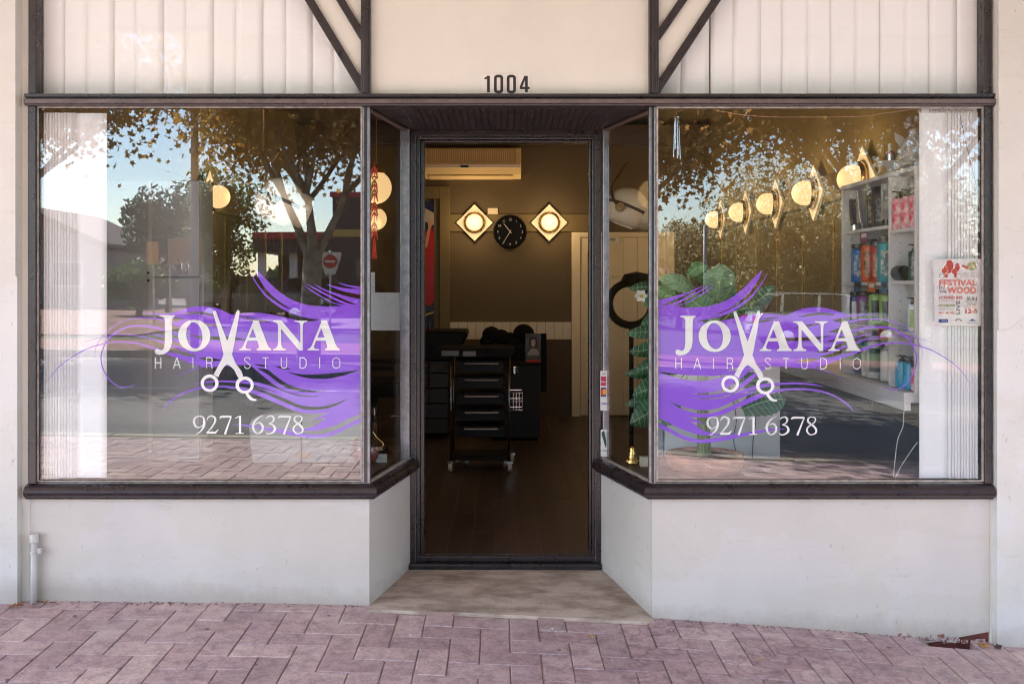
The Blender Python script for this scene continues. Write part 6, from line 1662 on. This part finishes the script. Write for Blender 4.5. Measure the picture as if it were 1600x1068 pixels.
hed = [(1215, 410, 27, (2.0, 1.6, 2.0)), (1300, 400, 26, (2.0, 1.6, 2.3)), (1385, 400, 25, (2.0, 1.6, 2.5)), (1130, 425, 30, (2.0, 1.6, 1.7)), (1060, 420, 32, (2.2, 1.6, 1.9)), (1460, 400, 25, (2.0, 1.6, 2.5)), (1180, 340, 34, (2.6, 2, 2.6)), (1290, 320, 33, (2.6, 2, 3.0)), (1400, 310, 32, (2.6, 2, 3.0))]
nm_ = ['right of the lamp post', 'middle of the mirrored hedge row', 'toward the product shelf', 'just left of the lamp post', 'at the left end of the row', 'behind the right hand blind', 'tall one left in the back row', 'tall one mid in the back row', 'tall one right in the back row']
for k, (a, b_, L_, rd_) in enumerate(hed):
    bl(a, b_, L_, rd_, 7000, .085, LM4, 60+k, 'golden leafy tree mirrored in the right window, ' + nm_[k])
# lamp posts
def lamp_post(px, L, h, r, label):
    c = PR(px, 0, L); z = gr(c.x, -L)
    t = thing('lamp_post', label, 'lamp post', (c.x, c.y, z), 'grey steel lamp posts')
    MB().tube([(c.x, c.y, z), (c.x, c.y, z+h*.5), (c.x, c.y, z+h)], [r, r*.9, r*.7], 14).build('pole', mat('galvanised', (.30, .30, .31), .5, metal=.3), t, smooth=True)
    MB().lathe([(0, 0), (r*2, 0), (r*2, .02), (r*1.2, .05), (0, .05)], (c.x, c.y, z), 'z', 16).build('base_plate', CONC, t, auto=40)
    MB().tube([(c.x, c.y, z+h-.05), (c.x+.2, c.y+.7, z+h+.25), (c.x+.3, c.y+1.5, z+h+.3)], .04, 8).build('arm', CHROME, t)
    MB().box(c.x+.17, c.x+.43, c.y+1.4, c.y+2.0, z+h+.25, z+h+.36).build('lantern', WHITEG, t, bevel=.03)
    return t
lamp_post(304, 14.9, 8.2, .085, 'tall grey lamp post mirrored through the left window')
lamp_post(1102, 24, 3.4, .07, 'short pale lamp post mirrored behind the potted plant')
# traffic sign
def pole(t, x, y, z0, z1, r=.03): MB().tube([(x, y, z0), (x, y, z1)], r, 10).build('pole', mat('sign_pole', (.5, .5, .5), .4, metal=.4), t, smooth=True)
c = PR(515, 408, 22); z0 = gr(c.x, -22)
t = thing('no_entry_sign', 'red disc no entry sign on a white board mirrored in the left window', 'sign', (c.x, c.y, z0))
pole(t, c.x, c.y-.03, z0, c.z+.3)
q = MB().prism([(-.30, .26), (.30, .26), (.30, .12), (.14, -.36), (-.14, -.36), (-.30, .12)], 'y', -.012, 0, Matrix.Translation(c)); q.build('board', PAPER, t)
MB().lathe([(0, 0), (.19, 0), (.19, .006), (0, .006)], (c.x, c.y+.0005, c.z), 'y', 28).build('red_disc', mat('sign_red', (.5, .02, .03), .4), t)
MB().box(c.x-.13, c.x+.13, c.y+.0068, c.y+.009, c.z-.03, c.z+.03).build('white_bar', PAPER, t)
# service building
def PRb(px, L): return PR(px, 0, L).x
L = 36; gz = gr(-8, -L)
t = thing('service_station', 'dark service station building with red fascia mirrored at right of the left window', 'building', (PRb(520, L), -L, gz))
DARKW = mat('dark_render', (.05, .045, .05), .7, var=.1, scale=2); REDF = mat('red_fascia', (.42, .03, .04), .5); YELF = mat('yellow_band', (.5, .34, .08), .5)
zf, zt = PR(0, 366, L).z, PR(0, 301, L).z
xa, xb = PRb(519, L), PRb(519, L)+9
MB().box(xa, xb, -L-6, -L, gz, zt).build('wall', DARKW, t)
MB().box(xa-.1, xb, -L, -L+.08, zt-.18, zt+.05).build('roof_trim', REDF, t)
MB().box(xa+.02, xb, -L, -L+.05, zf-.1, zf+.22).build('yellow_band', YELF, t)
MB().box(PRb(395, L), xa, -L-5, -L, zf-.75, zf+.02).build('canopy', DARKW, t)
MB().box(PRb(395, L), xa-.01, -L, -L+.07, zf-.2, zf+.1).build('canopy_fascia', REDF, t)
MB().box(PRb(395, L), xa-2.0, -L-5, -L-4.6, gz, zf-.75).build('rear_wall', DARKW, t)
for px in (402, 452): MB().box(PRb(px, L)-.15, PRb(px, L)+.15, -L-1, -L-.7, gz, zf-.75).build('canopy_post', WHITEG, t)
for k in range(3):
    MB().box(xa+1+k*2.4, xa+2.6+k*2.4, -L, -L+.03, gz+.9, gz+2.3).build('window', mat('dark_glass', (.03, .04, .05), .1), t)
# house on the left
L = 38; gz = gr(-18, -L)
t = thing('gabled_house', 'pale house with a long sloping roof mirrored at the far left', 'house', (PRb(90, L), -L, gz))
x0, x1 = PRb(-60, L), PRb(172, L)
pk = PRb(45, L); ze, zp = PR(0, 384, L).z, PR(0, 322, L).z
MB().prism([(x0, gz), (x1-.4, gz), (x1-.4, ze-.15), (pk, zp-.25), (x0, ze+.2)], 'y', -L-7, -L).build('wall', mat('pale_house_wall', (.38, .31, .27), .8, var=.1, scale=1), t)
MB().prism([(pk, zp), (x1, ze+.08), (x1, ze-.08), (pk, zp-.22)], 'y', -L-7.4, -L+.5).prism([(pk, zp), (x0-.4, ze+.25), (x0-.4, ze+.08), (pk, zp-.22)], 'y', -L-7.39, -L+.49).build('roof', mat('house_roof', (.20, .13, .11), .8, var=.2, scale=6), t)
for k in range(2):
    f_ = MB().box(x1-2.6-k*3.2, x1-1.2-k*3.2, -L, -L+.05, gz+.9, gz+2.1).build('window', WHITEG, t)
    MB().box(x1-2.5-k*3.2, x1-1.3-k*3.2, -L+.051, -L+.06, gz+1, gz+2.0).build('pane', mat('house_pane', (.05, .06, .07), .1), f_)
# banners
c = PR(285, 393, 24); z0 = gr(c.x, -24)
t = thing('street_banner', 'orange and tan banner boards mirrored beside the lamp post', 'banner', (c.x, -24, z0))
MB().box(PRb(263, 24), PRb(318, 24), -24.03, -24, PR(0, 412, 24).z, PR(0, 373, 24).z).build('tan_board', mat('tan_board', (.42, .22, .10), .6, var=.2, scale=3), t)
MB().box(PRb(229, 24), PRb(248, 24), -24.02, -23.99, PR(0, 412, 24).z, PR(0, 378, 24).z).build('orange_flag', mat('orange_flag', (.75, .22, .05), .5, col2=(.7, .45, .1), scale=4), t)
for px in (239, 265, 316): MB().tube([(PRb(px, 24), -24.05, z0), (PRb(px, 24), -24.05, PR(0, 380, 24).z)], .03, 8).build('pole', WHITEG, t)
# cars
def car(px, L, col, label, facing=1, hatch=True):
    c = PR(px, 0, L); gz = gr(c.x, -L)
    t = thing('parked_car', label, 'car', (c.x, -L, gz), 'cars parked across the street')
    T = Matrix.Translation((c.x, -L, gz)) @ Matrix.Scale(facing, 4, (1, 0, 0))
    body = [(-2.1, .35), (-2.15, .75), (-2.0, .98), (-1.25, 1.02), (1.2, .98), (1.95, .88), (2.15, .62), (2.12, .35), (1.72, .35), (1.66, .62), (1.35, .72), (1.04, .62), (.98, .35), (-.98, .35), (-1.04, .62), (-1.35, .72), (-1.66, .62), (-1.72, .35)]
    cabin = [(-1.95, .985), (-1.65, 1.42), (-1.2, 1.52), (.1, 1.50), (.55, 1.38), (1.2, .985)]
    paint = mat('car_paint', col, .18, metal=.3, coat=.6)
    MB().prism(body, 'y', -.85, .85, T).build('body', paint, t, bevel=.05)
    MB().prism(cabin, 'y', -.70, .70, T).build('cabin', mat('car_glass', (.02, .025, .03), .06), t, bevel=.06)
    MB().prism([(-1.62, 1.425), (-1.2, 1.53), (.1, 1.51), (.5, 1.41), (.1, 1.47), (-1.2, 1.49)], 'y', -.72, .72, T).build('roof', paint, t, bevel=.01)
    for px_ in (-1.45, -.45, .35):
        MB().prism([(px_-.05, .985), (px_-.0, 1.47), (px_+.07, 1.47), (px_+.05, .985)], 'y', -.715, .715, T).build('pillar', paint, t)
    for wx in (-1.35, 1.35):
        for wy in (-.78, .78):
            w_ = MB().lathe([(0, -.10), (.30, -.10), (.325, -.07), (.325, .07), (.30, .10), (0, .10)], tuple(T @ Vector((wx, wy, .325))), 'y', 24).build('wheel', BLACKM, t, auto=40)
            MB().lathe([(0, .0), (.2, 0), (.19, .02), (0, .03)], tuple(T @ Vector((wx, wy + (.1 if wy > 0 else -.13), .325))), 'y', 18).build('rim', CHROME, w_, auto=40)
    for wy in (-.6, .6):
        MB().box(-2.17, -2.05, wy-.16, wy+.16, .72, .90, T).build('tail_light', mat('tail_red', (.5, .02, .02), .2), t, bevel=.01)
        MB().box(2.05, 2.17, wy-.16, wy+.16, .62, .78, T).build('headlight', PAPER, t, bevel=.01)
    MB().box(-2.18, -2.12, -.26, .26, .50, .62, T).build('number_plate', WHITEG, t)
    return t
car(405, 27, (.09, .10, .11), 'dark grey hatchback mirrored behind the purple decal in the left window', 1)
car(520, 40, (.45, .46, .48), 'pale car mirrored beyond the no entry sign', -1)
car(1290, 22.5, (.62, .62, .60), 'white car mirrored above the lettering in the right window', 1)
car(470, 33, (.10, .02, .02), 'dark red car mirrored beside the plane tree trunk', -1)
# far background
bgm = mat('far_roof_red', (.30, .16, .12), .8)
for k, (px, L, w_, h_, lb) in enumerate(((210, 60, 8, 3.0, 'low far house with a tiled roof mirrored left of the dark tree'), (1080, 48, 9, 3.2, 'low far building mirrored behind the short lamp post'), (1250, 50, 14, 4.2, 'long far building hidden behind the golden trees'))):
    c = PR(px, 0, L); gz = gr(c.x, -L)
    t = thing('far_house', lb, 'house', (c.x, -L, gz), 'houses far across the street')
    MB().box(c.x-w_/2, c.x+w_/2, -L-6, -L, gz, gz+h_*.62).build('wall', mat('far_wall_%d' % k, (.34, .28, .23), .8), t)
    MB().prism([(-L-6.4, gz+h_*.62), (-L+.4, gz+h_*.62), (-L-3, gz+h_)], 'x', c.x-w_/2-.3, c.x+w_/2+.3).build('roof', bgm, t)
    for q in range(3): MB().box(c.x-w_/2+.8+q*w_/3.2, c.x-w_/2+2.0+q*w_/3.2, -L, -L+.05, gz+.8, gz+1.6).build('window', mat('far_window', (.05, .05, .06), .2), t)
# distant wooded skyline
t = thing('distant_treeline', None, None)
nr = np.random.default_rng(9)
n = 9000
ang = nr.uniform(-1.25, 1.25, n)
Rr_ = 95+nr.uniform(-4, 4, n)
hh = 3.0+2.2*np.sin(ang*9)+1.4*np.sin(ang*23+1)+1.0*np.sin(ang*51)
C = np.stack([Rr_*np.sin(ang), -Rr_*np.cos(ang), nr.uniform(-1.5, 1, n)*hh*.5+hh*.35], 1)
o = leaves('distant_treeline', C, .95, LM3, t, 77, 'oval'); o.parent = None; bpy.data.objects.remove(t)
o.name = 'distant_woodland'
setp(o, 'low dark line of distant trees closing the mirrored street', None, None, 'stuff')
